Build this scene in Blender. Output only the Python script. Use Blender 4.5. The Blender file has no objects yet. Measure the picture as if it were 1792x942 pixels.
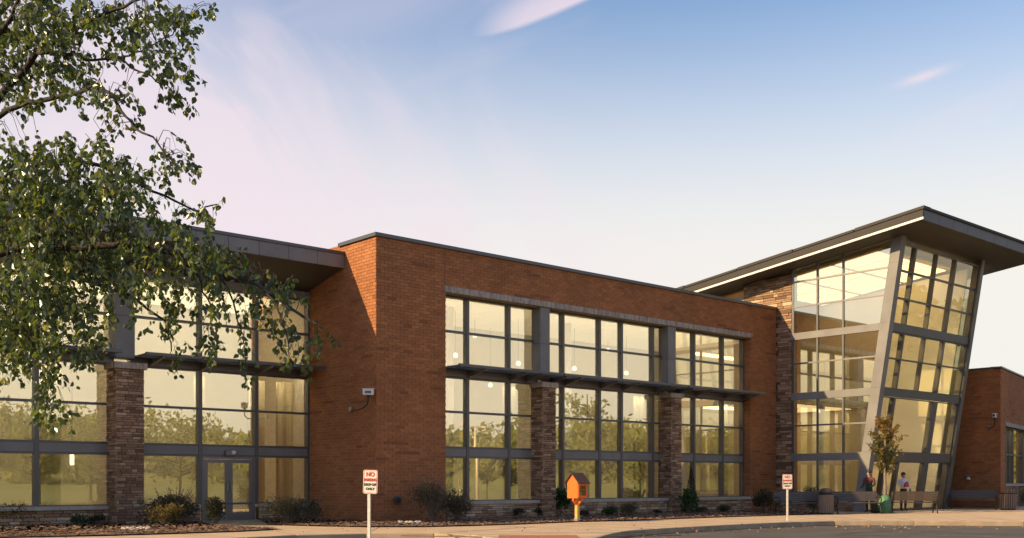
import bpy, math, random
from mathutils import Vector, Matrix
random.seed(7)
R = math.radians
sc = bpy.context.scene
col = sc.collection

# ------------------------------------------------------------------ camera
TH = math.atan(2084 / 1850)                 # heading of the long brick front against the view axis
CT, ST = math.cos(TH), math.sin(TH)
CAM = Vector((-18.76, -27.53, 1.27))        # world origin = foot of the brick corner, X along the front, Y into the building
FWD = Vector((CT, ST, 0)); RGT = Vector((ST, -CT, 0))
cd = bpy.data.cameras.new('camera'); cam = bpy.data.objects.new('camera', cd); col.objects.link(cam)
cam.location = CAM
cam.rotation_euler = (R(90), 0, math.atan2(FWD.y, FWD.x) - R(90))
cd.sensor_width = 36; cd.sensor_fit = 'HORIZONTAL'
cd.lens = 36 * 1850 / 1792
cd.shift_x = 0; cd.shift_y = (843 - 471) / 1792
cd.clip_start = 0.1; cd.clip_end = 3000
sc.camera = cam

# ------------------------------------------------------------------ light
SUN = Vector((-1.0, 0.31, 0.51)).normalized()
SUN_EL = math.asin(SUN.z); SUN_AZ = math.atan2(SUN.x, SUN.y)
ld = bpy.data.lights.new('sun', 'SUN'); sun = bpy.data.objects.new('sun', ld); col.objects.link(sun)
ld.energy = 5.0; ld.angle = R(0.5); ld.color = (1.0, 0.74, 0.38)
sun.rotation_euler = SUN.to_track_quat('Z', 'Y').to_euler()
sun.location = (-60, 20, 40)

world = bpy.data.worlds.new('World'); sc.world = world; world.use_nodes = True
wn = world.node_tree.nodes; wl = world.node_tree.links; wn.clear()
def W(t, **k):
    n = wn.new(t)
    for a, b in k.items(): setattr(n, a, b)
    return n
def wmath(op, a, b=None, c=None, clamp=False):
    n = W('ShaderNodeMath', operation=op); n.use_clamp = clamp
    for i, v in enumerate((a, b, c)):
        if v is None: continue
        if isinstance(v, (int, float)): n.inputs[i].default_value = v
        else: wl.new(v, n.inputs[i])
    return n.outputs[0]
def wmix(f, a, b):
    n = W('ShaderNodeMix', data_type='RGBA')
    for i, v in ((0, f), (6, a), (7, b)):
        if isinstance(v, (int, float)): n.inputs[i].default_value = v
        elif isinstance(v, tuple): n.inputs[i].default_value = (*v, 1)
        else: wl.new(v, n.inputs[i])
    return n.outputs[2]
def wsmooth(v, a, b):
    n = W('ShaderNodeMapRange', interpolation_type='SMOOTHSTEP')
    wl.new(v, n.inputs[0]); n.inputs[1].default_value = a; n.inputs[2].default_value = b
    return n.outputs[0]
sky = W('ShaderNodeTexSky', sky_type='NISHITA')
sky.sun_disc = False; sky.sun_elevation = SUN_EL; sky.sun_rotation = SUN_AZ
sky.air_density = 1.0; sky.dust_density = 0.6; sky.ozone_density = 2.2; sky.altitude = 100
tc = W('ShaderNodeTexCoord')
sep = W('ShaderNodeSeparateXYZ'); wl.new(tc.outputs['Generated'], sep.inputs[0])
elev = wmath('ARCSINE', sep.outputs[2])
# azimuth measured from the heading of the street view, in radians, clockwise positive
fdot = wmath('ADD', wmath('MULTIPLY', sep.outputs[0], FWD.x), wmath('MULTIPLY', sep.outputs[1], FWD.y))
rdot = wmath('ADD', wmath('MULTIPLY', sep.outputs[0], RGT.x), wmath('MULTIPLY', sep.outputs[1], RGT.y))
azim = wmath('ARCTAN2', rdot, fdot)
SKY_K = 1.0
# thin haze whitening the low sky all round the horizon
haze = wmath('POWER', wsmooth(elev, 0.50, 0.18), 1.3)
hsv = W('ShaderNodeHueSaturation'); hsv.inputs['Saturation'].default_value = 1.06; hsv.inputs['Value'].default_value = .92; wl.new(sky.outputs[0], hsv.inputs['Color'])
hcol = wmix(haze, hsv.outputs[0], (4.32, 4.2, 3.95))
# cirrus: stretched noise in (azimuth, elevation), streaks falling to the right
def cirrus(rot, sx, sy, seed, lo, hi, det=6, dist=0.9):
    cb = W('ShaderNodeCombineXYZ'); wl.new(azim, cb.inputs[0]); wl.new(elev, cb.inputs[1]); cb.inputs[2].default_value = seed
    mp = W('ShaderNodeMapping'); mp.inputs['Rotation'].default_value = (0, 0, rot); mp.inputs['Scale'].default_value = (sx, sy, 1)
    r2 = W('ShaderNodeMapping'); r2.inputs['Rotation'].default_value = (0, 0, rot)
    wl.new(cb.outputs[0], r2.inputs[0]); mp.inputs['Rotation'].default_value = (0, 0, 0); wl.new(r2.outputs[0], mp.inputs[0])
    nz = W('ShaderNodeTexNoise'); nz.inputs['Scale'].default_value = 1; nz.inputs['Detail'].default_value = det
    nz.inputs['Distortion'].default_value = dist; nz.inputs['Roughness'].default_value = 0.5
    wl.new(mp.outputs[0], nz.inputs['Vector'])
    return wsmooth(nz.outputs[0], lo, hi)
def blob(a0, e0, rot, la, le, p=1.0):
    """soft elongated patch centred on azimuth a0, elevation e0"""
    da = wmath('SUBTRACT', azim, a0); de = wmath('SUBTRACT', elev, e0)
    c, s = math.cos(rot), math.sin(rot)
    u = wmath('ADD', wmath('MULTIPLY', da, c / la), wmath('MULTIPLY', de, s / la))
    v = wmath('ADD', wmath('MULTIPLY', da, -s / le), wmath('MULTIPLY', de, c / le))
    q = wmath('ADD', wmath('MULTIPLY', u, u), wmath('MULTIPLY', v, v))
    return wmath('POWER', 2.718, wmath('MULTIPLY', q, -1.0))
veil = cirrus(0.75, 3.2, 9.0, 1.7, 0.42, 0.70)
veil2 = cirrus(-0.45, 3.0, 12.0, 6.3, 0.40, 0.72)
band = wmath('MULTIPLY', wmath('MULTIPLY', blob(-0.36, 0.35, -0.62, 0.5, 0.16), 1.5), wmath('ADD', wmath('MULTIPLY', veil, 0.8), 0.36))
band2 = wmath('MULTIPLY', blob(-0.13, 0.26, -0.75, 0.20, 0.035), wmath('ADD', wmath('MULTIPLY', veil, 0.5), 0.25))
# plume with a sharp lower right edge
da = wmath('SUBTRACT', azim, -0.03); de = wmath('SUBTRACT', elev, 0.4)
az2 = wmath('ADD', azim, 0.041)
edge = wmath('SUBTRACT', elev, wmath('ADD', 0.392, wmath('ADD', wmath('MULTIPLY', az2, 0.20), wmath('MULTIPLY', wmath('POWER', wmath('ABSOLUTE', az2), 2.0), 0.9))))
edge = wmath('ADD', edge, wmath('MULTIPLY', wmath('SUBTRACT', veil2, 0.5), 0.004))
plume = wmath('MULTIPLY', wsmooth(edge, -0.001, 0.006), wmath('MULTIPLY', wsmooth(edge, 0.055, 0.004), wsmooth(azim, -0.055, 0.015)))
plume = wmath('MULTIPLY', plume, wmath('ADD', wmath('MULTIPLY', veil2, 0.45), 0.62))
plume2 = wmath('MULTIPLY', blob(-0.11, 0.43, 0.30, 0.18, 0.035), wmath('ADD', wmath('MULTIPLY', veil2, 0.9), 0.35))
streak = wmath('MULTIPLY', blob(0.371, 0.343, 0.2, 0.020, 0.0036), 0.85)
wisps = wmath('MULTIPLY', cirrus(-0.3, 2.2, 7.0, 12.1, 0.55, 0.8), 0.25)
tot = wmath('MAXIMUM', wmath('MAXIMUM', wmath('MAXIMUM', band, band2), wmath('MAXIMUM', plume, plume2)), wmath('MAXIMUM', streak, wisps), clamp=True)
tot = wmath('MULTIPLY', tot, wsmooth(elev, -0.02, 0.22))
ccol = wmix(wmath('MULTIPLY', tot, 0.82), hcol, (4.25, 3.62, 3.95))
bgn = W('ShaderNodeBackground'); bgn.inputs['Strength'].default_value = 0.15
wl.new(ccol, bgn.inputs['Color'])
wo = W('ShaderNodeOutputWorld'); wl.new(bgn.outputs[0], wo.inputs[0])

vs = sc.view_settings
vs.view_transform = 'Standard'; vs.look = 'None'; vs.gamma = 1.0; vs.use_curve_mapping = False
vs.exposure = 0.5
sc.render.engine = 'CYCLES'
sc.cycles.use_denoising = True
sc.cycles.max_bounces = 8; sc.cycles.transparent_max_bounces = 16
sc.cycles.sample_clamp_indirect = 6.0
sc.cycles.caustics_reflective = False; sc.cycles.caustics_refractive = False

# ------------------------------------------------------------------ helpers
def G(px, py, z=0.0):
    """ground point seen at a place of the photograph, on the level z"""
    d = (CAM.z - z) * 1850 / (py - 843)
    p = CAM + FWD * d + RGT * ((px - 896) / 1850 * d); p.z = z
    return p
def D(px, py, d):
    """point at distance d along the view heading"""
    p = CAM + FWD * d + RGT * ((px - 896) / 1850 * d)
    p.z = CAM.z + (843 - py) / 1850 * d
    return p

class MB:
    def __init__(s): s.v = []; s.f = []; s.tone = []; s.t = 0.0
    def face(s, pts):
        n = len(s.v); s.v += [tuple(p) for p in pts]; s.f.append(tuple(range(n, n + len(pts)))); s.tone.append(s.t)
    def hexa(s, p, skip=()):
        """8 points: 0-3 one side counter-clockwise seen from outside opposite, 4-7 the other"""
        n = len(s.v); s.v += [tuple(q) for q in p]
        for k, q in enumerate(((3, 2, 1, 0), (4, 5, 6, 7), (0, 1, 5, 4), (1, 2, 6, 5), (2, 3, 7, 6), (3, 0, 4, 7))):
            if k in skip: continue
            s.f.append(tuple(n + i for i in q)); s.tone.append(s.t)
        return s
    def box(s, x0, x1, y0, y1, z0, z1):
        s.hexa([(x0, y0, z0), (x1, y0, z0), (x1, y1, z0), (x0, y1, z0), (x0, y0, z1), (x1, y0, z1), (x1, y1, z1), (x0, y1, z1)])
        return s
    def obox(s, F, u0, u1, v0, v1, n0, n1):
        """box in the frame F = (origin, U, V, N)"""
        O, U, V, N = F
        c = lambda u, v, n: O + U * u + V * v + N * n
        s.hexa([c(u0, v0, n0), c(u1, v0, n0), c(u1, v1, n0), c(u0, v1, n0), c(u0, v0, n1), c(u1, v0, n1), c(u1, v1, n1), c(u0, v1, n1)])
        return s
    def prism(s, pts, vec):
        """closed polygon pts swept along vec"""
        n = len(pts); vec = Vector(vec); a = [Vector(p) for p in pts]; b = [p + vec for p in a]
        s.face(a[::-1]); s.face(b)
        for i in range(n):
            j = (i + 1) % n; s.face([a[i], a[j], b[j], b[i]])
        return s
    def tube(s, path, rad, k=8, cap=True):
        path = [Vector(p) for p in path]; n = len(path)
        if not isinstance(rad, (list, tuple)): rad = [rad] * n
        rings = []; prev = None
        for i, p in enumerate(path):
            t = (path[min(i + 1, n - 1)] - path[max(i - 1, 0)]).normalized()
            a = prev if prev else (Vector((0, 0, 1)) if abs(t.z) < .9 else Vector((1, 0, 0)))
            x = (a - t * a.dot(t)).normalized(); y = t.cross(x); prev = x
            base = len(s.v)
            for j in range(k):
                w = 2 * math.pi * j / k
                s.v.append(tuple(p + (x * math.cos(w) + y * math.sin(w)) * rad[i]))
            rings.append(base)
        for i in range(n - 1):
            for j in range(k):
                a, b = rings[i], rings[i + 1]; j2 = (j + 1) % k
                s.f.append((a + j, a + j2, b + j2, b + j)); s.tone.append(s.t)
        if cap:
            s.f.append(tuple(rings[0] + j for j in range(k))[::-1]); s.tone.append(s.t)
            s.f.append(tuple(rings[-1] + j for j in range(k))); s.tone.append(s.t)
        return s
    def lathe(s, prof, c=(0, 0, 0), k=20, a0=0):
        c = Vector(c); base = len(s.v)
        for (r, z) in prof:
            for j in range(k):
                w = a0 + 2 * math.pi * j / k; s.v.append((c.x + r * math.cos(w), c.y + r * math.sin(w), c.z + z))
        for i in range(len(prof) - 1):
            for j in range(k):
                j2 = (j + 1) % k
                s.f.append((base + i * k + j, base + i * k + j2, base + (i + 1) * k + j2, base + (i + 1) * k + j)); s.tone.append(s.t)
        s.f.append(tuple(base + j for j in range(k))[::-1]); s.tone.append(s.t)
        s.f.append(tuple(base + (len(prof) - 1) * k + j for j in range(k))); s.tone.append(s.t)
        return s
    def build(s, name, mat, parent=None, smooth=False, bevel=0, kind=None):
        me = bpy.data.meshes.new(name); me.from_pydata(s.v, [], s.f)
        if mat: me.materials.append(M[mat])
        if any(s.tone):
            at = me.attributes.new('tone', 'FLOAT', 'FACE'); at.data.foreach_set('value', s.tone)
        if smooth:
            me.polygons.foreach_set('use_smooth', [True] * len(me.polygons))
        me.update()
        o = bpy.data.objects.new(name, me); col.objects.link(o)
        if parent: setpar(o, parent)
        if bevel:
            m = o.modifiers.new('bevel', 'BEVEL'); m.width = bevel; m.segments = 2; m.limit_method = 'ANGLE'
        if kind: o['kind'] = kind
        return o
def setpar(o, p):
    o.parent = p
    o.matrix_parent_inverse = Matrix.Translation(p.location).inverted() if p.type == 'EMPTY' and p.get('wld') else Matrix()
def empty(name, loc, rz=0, world=False):
    o = bpy.data.objects.new(name, None); col.objects.link(o); o.location = loc; o.rotation_euler = (0, 0, rz)
    o.empty_display_size = .2
    if world: o['wld'] = 1
    return o
def tag(o, label, cat, group=None):
    o['label'] = label; o['category'] = cat
    if group: o['group'] = group
    return o
def copy_tree(o, parent=None):
    c = o.copy(); col.objects.link(c); c.parent = parent
    for ch in list(o.children): copy_tree(ch, c)
    return c
def frame(O, U, V, N): return (Vector(O), Vector(U), Vector(V), Vector(N))

# ------------------------------------------------------------------ materials
M = {}
def mat(name):
    m = bpy.data.materials.new(name); m.use_nodes = True; M[name] = m
    nt = m.node_tree; b = nt.nodes['Principled BSDF']
    return m, nt, b
def simple(name, c, rough=.6, metal=0, var=.12, scale=6, spec=.5, bump=0.0, bscale=60, coord='Object', stretch=(1, 1, 1)):
    m, nt, b = mat(name); N, L = nt.nodes, nt.links
    t = N.new('ShaderNodeTexCoord'); mp = N.new('ShaderNodeMapping'); mp.inputs['Scale'].default_value = stretch
    L.new(t.outputs[coord], mp.inputs[0])
    z = N.new('ShaderNodeTexNoise'); z.inputs['Scale'].default_value = scale; z.inputs['Detail'].default_value = 6
    L.new(mp.outputs[0], z.inputs['Vector'])
    r = N.new('ShaderNodeMapRange'); r.inputs[1].default_value = .25; r.inputs[2].default_value = .75
    r.inputs[3].default_value = 1 - var; r.inputs[4].default_value = 1 + var; L.new(z.outputs[0], r.inputs[0])
    h = N.new('ShaderNodeVectorMath'); h.operation = 'SCALE'; h.inputs[0].default_value = c; L.new(r.outputs[0], h.inputs['Scale'])
    L.new(h.outputs[0], b.inputs['Base Color'])
    b.inputs['Roughness'].default_value = rough; b.inputs['Metallic'].default_value = metal
    b.inputs['Specular IOR Level'].default_value = spec
    if bump:
        z2 = N.new('ShaderNodeTexNoise'); z2.inputs['Scale'].default_value = bscale; z2.inputs['Detail'].default_value = 5
        L.new(mp.outputs[0], z2.inputs['Vector'])
        bp = N.new('ShaderNodeBump'); bp.inputs['Strength'].default_value = bump; bp.inputs['Distance'].default_value = .02
        L.new(z2.outputs[0], bp.inputs['Height']); L.new(bp.outputs[0], b.inputs['Normal'])
    return m
def ramp_tone(name, stops, rough=.85, noise=.18, nscale=9, bump=.3, bscale=40, stretch=(1, 1, 1)):
    """colour picked by each piece's own tone (mesh attribute or object property), with grain on top"""
    m, nt, b = mat(name); N, L = nt.nodes, nt.links
    a = N.new('ShaderNodeAttribute'); a.attribute_name = 'tone'; a.attribute_type = 'GEOMETRY'
    a2 = N.new('ShaderNodeAttribute'); a2.attribute_name = 'tone'; a2.attribute_type = 'OBJECT'
    ad = N.new('ShaderNodeMath'); ad.operation = 'ADD'; L.new(a.outputs['Fac'], ad.inputs[0]); L.new(a2.outputs['Fac'], ad.inputs[1])
    cr = N.new('ShaderNodeValToRGB'); e = cr.color_ramp.elements
    e[0].position = stops[0][0]; e[0].color = (*stops[0][1], 1); e[1].position = stops[-1][0]; e[1].color = (*stops[-1][1], 1)
    for p, c in stops[1:-1]:
        q = e.new(p); q.color = (*c, 1)
    L.new(ad.outputs[0], cr.inputs[0])
    t = N.new('ShaderNodeNewGeometry'); mp = N.new('ShaderNodeMapping'); mp.inputs['Scale'].default_value = stretch
    L.new(t.outputs['Position'], mp.inputs[0])
    z = N.new('ShaderNodeTexNoise'); z.inputs['Scale'].default_value = nscale; z.inputs['Detail'].default_value = 7
    L.new(mp.outputs[0], z.inputs['Vector'])
    zl = N.new('ShaderNodeTexNoise'); zl.inputs['Scale'].default_value = .35; zl.inputs['Detail'].default_value = 4
    L.new(mp.outputs[0], zl.inputs['Vector'])
    sm = N.new('ShaderNodeMath'); sm.operation = 'ADD'; L.new(z.outputs[0], sm.inputs[0]); L.new(zl.outputs[0], sm.inputs[1])
    r = N.new('ShaderNodeMapRange'); r.inputs[1].default_value = .6; r.inputs[2].default_value = 1.4
    r.inputs[3].default_value = 1 - noise; r.inputs[4].default_value = 1 + noise; L.new(sm.outputs[0], r.inputs[0])
    h = N.new('ShaderNodeVectorMath'); h.operation = 'SCALE'; L.new(cr.outputs[0], h.inputs[0]); L.new(r.outputs[0], h.inputs['Scale'])
    L.new(h.outputs[0], b.inputs['Base Color']); b.inputs['Roughness'].default_value = rough
    b.inputs['Specular IOR Level'].default_value = .25
    if bump:
        z2 = N.new('ShaderNodeTexNoise'); z2.inputs['Scale'].default_value = bscale; z2.inputs['Detail'].default_value = 5
        L.new(t.outputs['Position'], z2.inputs['Vector'])
        bp = N.new('ShaderNodeBump'); bp.inputs['Strength'].default_value = bump; bp.inputs['Distance'].default_value = .02
        L.new(z2.outputs[0], bp.inputs['Height']); L.new(bp.outputs[0], b.inputs['Normal'])
    return m
ramp_tone('brick', [(0, (.22, .094, .047)), (.13, (.26, .106, .050)), (.16, (.31, .124, .055)), (.6, (.37, .146, .062)), (1, (.42, .175, .074))], nscale=14, noise=.3)
ramp_tone('stone', [(0, (.14, .085, .055)), (.3, (.27, .16, .10)), (.6, (.38, .235, .15)), (.85, (.47, .32, .215)), (1, (.56, .44, .33))], nscale=18, noise=.3, bump=.6, bscale=25)
simple('mortar', (.38, .23, .14), .95, var=.15, scale=8)
simple('stone_mortar', (.10, .065, .045), .95, var=.2)
simple('limestone', (.36, .30, .26), .9, var=.5, scale=4, bump=.15, stretch=(3, 3, .6))
simple('sill_stone', (.42, .36, .31), .85, var=.18, scale=6, bump=.1)
simple('metal', (.20, .185, .185), .42, .55, var=.07, scale=2)
simple('metal_dark', (.125, .122, .125), .45, .5, var=.07, scale=2)
simple('metal_panel', (.20, .187, .185), .6, 0, var=.18, scale=1.3)
simple('coping', (.10, .105, .115), .4, .6, var=.08, scale=1)
simple('soffit', (.062, .05, .042), .65, 0, var=.1, scale=2, stretch=(1, 12, 1))
simple('fascia_metal', (.085, .08, .084), .5, .2, var=.1, scale=1.3)
simple('roof_brown', (.032, .026, .024), .7, 0, var=.1, scale=2)
simple('white_trim', (.78, .74, .70), .45, 0, var=.05)
simple('siding', (.40, .35, .32), .7, 0, var=.08)
simple('interior_wall', (.72, .67, .56), .8, 0, var=.06, scale=1)
simple('interior_floor', (.33, .25, .16), .6, 0, var=.1)
simple('interior_ceiling', (.66, .58, .42), .8, 0, var=.05)
simple('wood_ceiling', (.62, .42, .20), .55, 0, var=.2, scale=4, stretch=(1, 14, 1))
simple('blind', (.74, .64, .42), .85, 0, var=.04, scale=2)
simple('concrete', (.54, .385, .25), .9, var=.14, scale=1.2, bump=.1, bscale=30)
simple('joint', (.16, .11, .075), .95)
simple('kerb_concrete', (.40, .30, .21), .9, var=.22, scale=2.5, bump=.2, bscale=20)
simple('asphalt', (.092, .078, .068), .9, var=.3, scale=1.1, bump=.35, bscale=90)
simple('tar', (.018, .018, .02), .55, var=.2, scale=4)
simple('red_tile', (.40, .145, .075), .85, var=.18, scale=5, bump=.15)
simple('mulch', (.14, .078, .05), .95, var=.55, scale=22, bump=1.0, bscale=35)
simple('mulch_chip', (.22, .128, .082), .95, var=.5, scale=9)
simple('grass_ground', (.14, .155, .05), .95, var=.35, scale=.6, bump=.3, bscale=8)
simple('bark', (.04, .032, .026), .9, var=.35, scale=14, bump=.6, bscale=22, stretch=(1, 1, .3))
simple('bark_grey', (.22, .18, .15), .9, var=.3, scale=14, bump=.4, bscale=22)
simple('twig', (.19, .145, .12), .9, var=.3, scale=9)
simple('pole_white', (.62, .57, .52), .5, .1, var=.2, scale=10)
simple('sign_white', (.76, .68, .62), .4, 0, var=.04, scale=8)
simple('sign_red', (.50, .05, .04), .4, 0, var=.1)
simple('sign_black', (.03, .025, .025), .5, 0, var=.1)
simple('galvanised', (.42, .42, .42), .4, .7, var=.2, scale=20)
simple('orange_paint', (.74, .155, .02), .5, 0, var=.1, scale=9)
simple('orange_post', (.66, .38, .09), .55, 0, var=.14, scale=9)
simple('shingle', (.12, .062, .045), .9, 0, var=.3, scale=20, bump=.3)
simple('bench_slat', (.075, .058, .053), .55, 0, var=.15, scale=6, stretch=(1, 8, 8))
simple('bench_iron', (.018, .018, .018), .5, .3, var=.1)
simple('bin_slat', (.21, .145, .115), .7, 0, var=.2, scale=10)
simple('bin_dark', (.06, .05, .048), .7, 0, var=.2)
simple('black', (.012, .012, .012), .5, 0, var=.1)
simple('camera_white', (.70, .69, .68), .35, 0, var=.04)
simple('bag_green', (.09, .21, .10), .6, 0, var=.25, scale=12, bump=.5, bscale=14)
simple('pebble', (.50, .43, .35), .85, 0, var=.3, scale=7)
simple('skin', (.48, .27, .18), .55, 0, var=.05)
simple('shirt', (.62, .60, .68), .85, 0, var=.06, scale=14)
simple('dark_cloth', (.02, .02, .026), .85, 0, var=.15)
simple('green_cloth', (.018, .045, .03), .85, 0, var=.2)
simple('maroon_cloth', (.13, .04, .045), .85, 0, var=.2)
simple('red_cloth', (.42, .05, .04), .8, 0, var=.15)
simple('hair', (.03, .022, .018), .6, 0, var=.2)
simple('book_red', (.35, .05, .04), .7); simple('book_blue', (.06, .12, .28), .7); simple('book_cream', (.6, .55, .45), .7); simple('book_green', (.08, .2, .12), .7)
simple('fallen_leaf', (.38, .20, .08), .8, 0, var=.5, scale=3)

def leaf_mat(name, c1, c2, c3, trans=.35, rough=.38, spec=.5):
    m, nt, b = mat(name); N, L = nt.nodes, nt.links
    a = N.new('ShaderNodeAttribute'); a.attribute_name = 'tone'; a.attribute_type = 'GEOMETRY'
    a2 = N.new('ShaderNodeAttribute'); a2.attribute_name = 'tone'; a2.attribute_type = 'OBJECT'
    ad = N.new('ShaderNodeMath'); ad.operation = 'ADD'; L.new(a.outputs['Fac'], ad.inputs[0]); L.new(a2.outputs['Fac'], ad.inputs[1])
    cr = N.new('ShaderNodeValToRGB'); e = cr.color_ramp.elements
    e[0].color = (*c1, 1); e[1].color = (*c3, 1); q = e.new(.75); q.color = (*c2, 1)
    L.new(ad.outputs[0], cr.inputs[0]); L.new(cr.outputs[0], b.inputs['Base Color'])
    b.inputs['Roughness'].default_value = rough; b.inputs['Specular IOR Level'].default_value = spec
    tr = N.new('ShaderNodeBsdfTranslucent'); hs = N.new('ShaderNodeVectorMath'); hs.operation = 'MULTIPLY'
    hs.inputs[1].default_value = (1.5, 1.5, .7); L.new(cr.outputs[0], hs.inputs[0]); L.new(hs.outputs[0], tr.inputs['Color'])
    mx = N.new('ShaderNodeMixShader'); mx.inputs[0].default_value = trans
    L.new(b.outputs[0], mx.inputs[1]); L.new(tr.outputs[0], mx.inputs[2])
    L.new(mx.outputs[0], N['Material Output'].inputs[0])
leaf_mat('leaf', (.042, .064, .018), (.125, .16, .04), (.40, .34, .12), spec=1.0, rough=.3, trans=.45)
leaf_mat('leaf_autumn', (.06, .085, .025), (.20, .13, .03), (.34, .15, .03))
leaf_mat('leaf_far', (.13, .16, .055), (.22, .23, .075), (.34, .27, .09), rough=.7, spec=.1)
leaf_mat('leaf_shrub', (.06, .062, .04), (.13, .12, .075), (.32, .25, .18), rough=.6, spec=.2)
leaf_mat('leaf_dark', (.028, .034, .022), (.055, .06, .038), (.10, .09, .06), rough=.6, spec=.2)
leaf_mat('leaf_gold', (.08, .075, .025), (.26, .19, .06), (.42, .29, .14), rough=.6, spec=.2)
leaf_mat('leaf_green', (.02, .05, .018), (.04, .09, .03), (.06, .12, .04), rough=.5, spec=.3)

def glass(name, tint, refl, through, wob=.0):
    m, nt, b = mat(name); N, L = nt.nodes, nt.links; N.remove(b)
    g = N.new('ShaderNodeBsdfGlossy'); g.inputs['Color'].default_value = (*tint, 1); g.inputs['Roughness'].default_value = .004
    t = N.new('ShaderNodeBsdfTransparent'); t.inputs['Color'].default_value = (*through, 1)
    lw = N.new('ShaderNodeFresnel'); lw.inputs[0].default_value = 1.5
    f = N.new('ShaderNodeMath'); f.operation = 'ADD'; f.use_clamp = True; f.inputs[1].default_value = refl; L.new(lw.outputs[0], f.inputs[0])
    tcn = N.new('ShaderNodeNewGeometry'); z = N.new('ShaderNodeTexNoise'); z.inputs['Scale'].default_value = .55; z.inputs['Detail'].default_value = 1
    L.new(tcn.outputs['Position'], z.inputs['Vector'])
    bp = N.new('ShaderNodeBump'); bp.inputs['Strength'].default_value = .12; bp.inputs['Distance'].default_value = .012
    L.new(z.outputs[0], bp.inputs['Height']); L.new(bp.outputs[0], g.inputs['Normal'])
    # one reflection a pane: the inner face of the sheet only passes light on
    iv = N.new('ShaderNodeMath'); iv.operation = 'SUBTRACT'; iv.inputs[0].default_value = 1.0; L.new(tcn.outputs['Backfacing'], iv.inputs[1])
    mf = N.new('ShaderNodeMath'); mf.operation = 'MULTIPLY'; L.new(f.outputs[0], mf.inputs[0]); L.new(iv.outputs[0], mf.inputs[1])
    mx = N.new('ShaderNodeMixShader'); L.new(mf.outputs[0], mx.inputs[0]); L.new(t.outputs[0], mx.inputs[1]); L.new(g.outputs[0], mx.inputs[2])
    L.new(mx.outputs[0], N['Material Output'].inputs[0])
glass('glass', (1, .89, .66), .55, (.975, .955, .84))
glass('glass_side', (.97, .94, .80), .60, (.975, .955, .84))
glass('glass_front', (1, .9, .68), .14, (.985, .97, .87))
glass('glass_clear', (.95, .9, .75), .10, (.95, .92, .85))
def emit(name, c, s):
    m, nt, b = mat(name); b.inputs['Emission Color'].default_value = (*c, 1); b.inputs['Emission Strength'].default_value = s
    b.inputs['Base Color'].default_value = (*c, 1)
emit('lamp_glow', (1, .84, .62), 3)
emit('panel_glow', (1, .87, .66), 30)
emit('ceiling_fill', (1, .87, .66), .26)  # this and the glows below serve only the added room fill
emit('ceiling_fill_wing', (1, .87, .66), .85)
emit('strip_fill', (1, .89, .70), 17)
emit('strip_fill_bright', (1, .89, .70), 17)
emit('strip_fill_soft', (1, .85, .60), 7)
emit('warm_fill', (1, .74, .40), 1.5)

# ------------------------------------------------------------------ ground
def sheet(name, pts, z, m, kind='structure'):
    b = MB(); b.face([(p[0], p[1], z) for p in pts]); o = b.build(name, m); o['kind'] = kind; return o
sheet('ground', [(-700, -700), (700, -700), (700, 700), (-700, 700)], -.20, 'grass_ground')
sheet('road', [(-70, -34), (75, -34), (75, -6), (-70, -6)], -.15, 'asphalt')
kerb_px = [(-420, 962), (0, 957), (250, 951), (430, 941), (520, 936.6), (640, 934.0), (760, 933.8), (825, 936), (870, 943), (930, 952), (1000, 950),
           (1041, 942), (1070, 934), (1098, 929), (1150, 925.5), (1240, 920.5), (1330, 916), (1400, 913.4), (1460, 912), (1600, 912), (1792, 913), (2100, 914)]
kerb = [G(x, y) for x, y in kerb_px]
walk_pts = [(p.x, p.y) for p in kerb] + [(48, -4), (48, 6), (-40, 6), (-40, kerb[0].y)]
b = MB(); b.prism([(x, y, -.16) for x, y in walk_pts], (0, 0, .157)); wk = b.build('walkway', 'concrete'); wk['kind'] = 'structure'
# kerb stones: short lengths along the edge, a touch higher than the paving, each with its joint
ks = bpy.data.objects.new('kerb', None); col.objects.link(ks); ks['kind'] = 'structure'
acc = []
for i in range(len(kerb) - 1):
    a, c = kerb[i], kerb[i + 1]; L_ = (c - a).length; n = max(1, round(L_ / 2.4))
    for j in range(n):
        p, q = a.lerp(c, j / n), a.lerp(c, (j + 1) / n); t = (q - p).normalized(); nn = Vector((-t.y, t.x, 0))
        F = frame(p + nn * -.02, t, (0, 0, 1), nn)
        b = MB(); b.obox(F, .006, (q - p).length - .006, -.155, .006, 0, .15)
        o = b.build('kerb_stone', 'kerb_concrete', ks, bevel=.02)
for i in range(len(kerb) - 1):
    a, c = kerb[i], kerb[i + 1]; n = max(1, round((c - a).length / 1.6))
    for j in range(n):
        p = a.lerp(c, j / n); t = (c - a).normalized(); nn = Vector((-t.y, t.x, 0))
        b = MB(); b.obox(frame(p + nn * .14, nn, t, (0, 0, 1)), 0, 4.5, -.007, .007, -.02, .0015)
        o = b.build('paving_joint', 'joint'); o['kind'] = 'structure'
# planting beds
bedA = [(-14, 4.0)] + [(p.x, p.y) for p in [G(-420, 951), G(0, 942), G(180, 938.5), G(300, 935), G(420, 931), G(494, 927), G(440, 924), G(400, 922.2), G(375, 921.6)]] + [(-3.98, 4.0)]
sheet('mulch_bed', bedA, .03, 'mulch')
bedB = [(-1.95, 4.0), (-.02, 4.0), (-.02, -.02), (21.3, -.02)] + [(p.x, p.y) for p in [G(1440, 899), G(1400, 901.5), G(1300, 904.5), G(1240, 906.5), G(1120, 911), G(1006, 914), G(900, 918.5), G(820, 921), G(740, 923), G(640, 923), G(560, 921.5), G(470, 919)]]
sheet('mulch_bed.001', bedB, .03, 'mulch')
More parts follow.
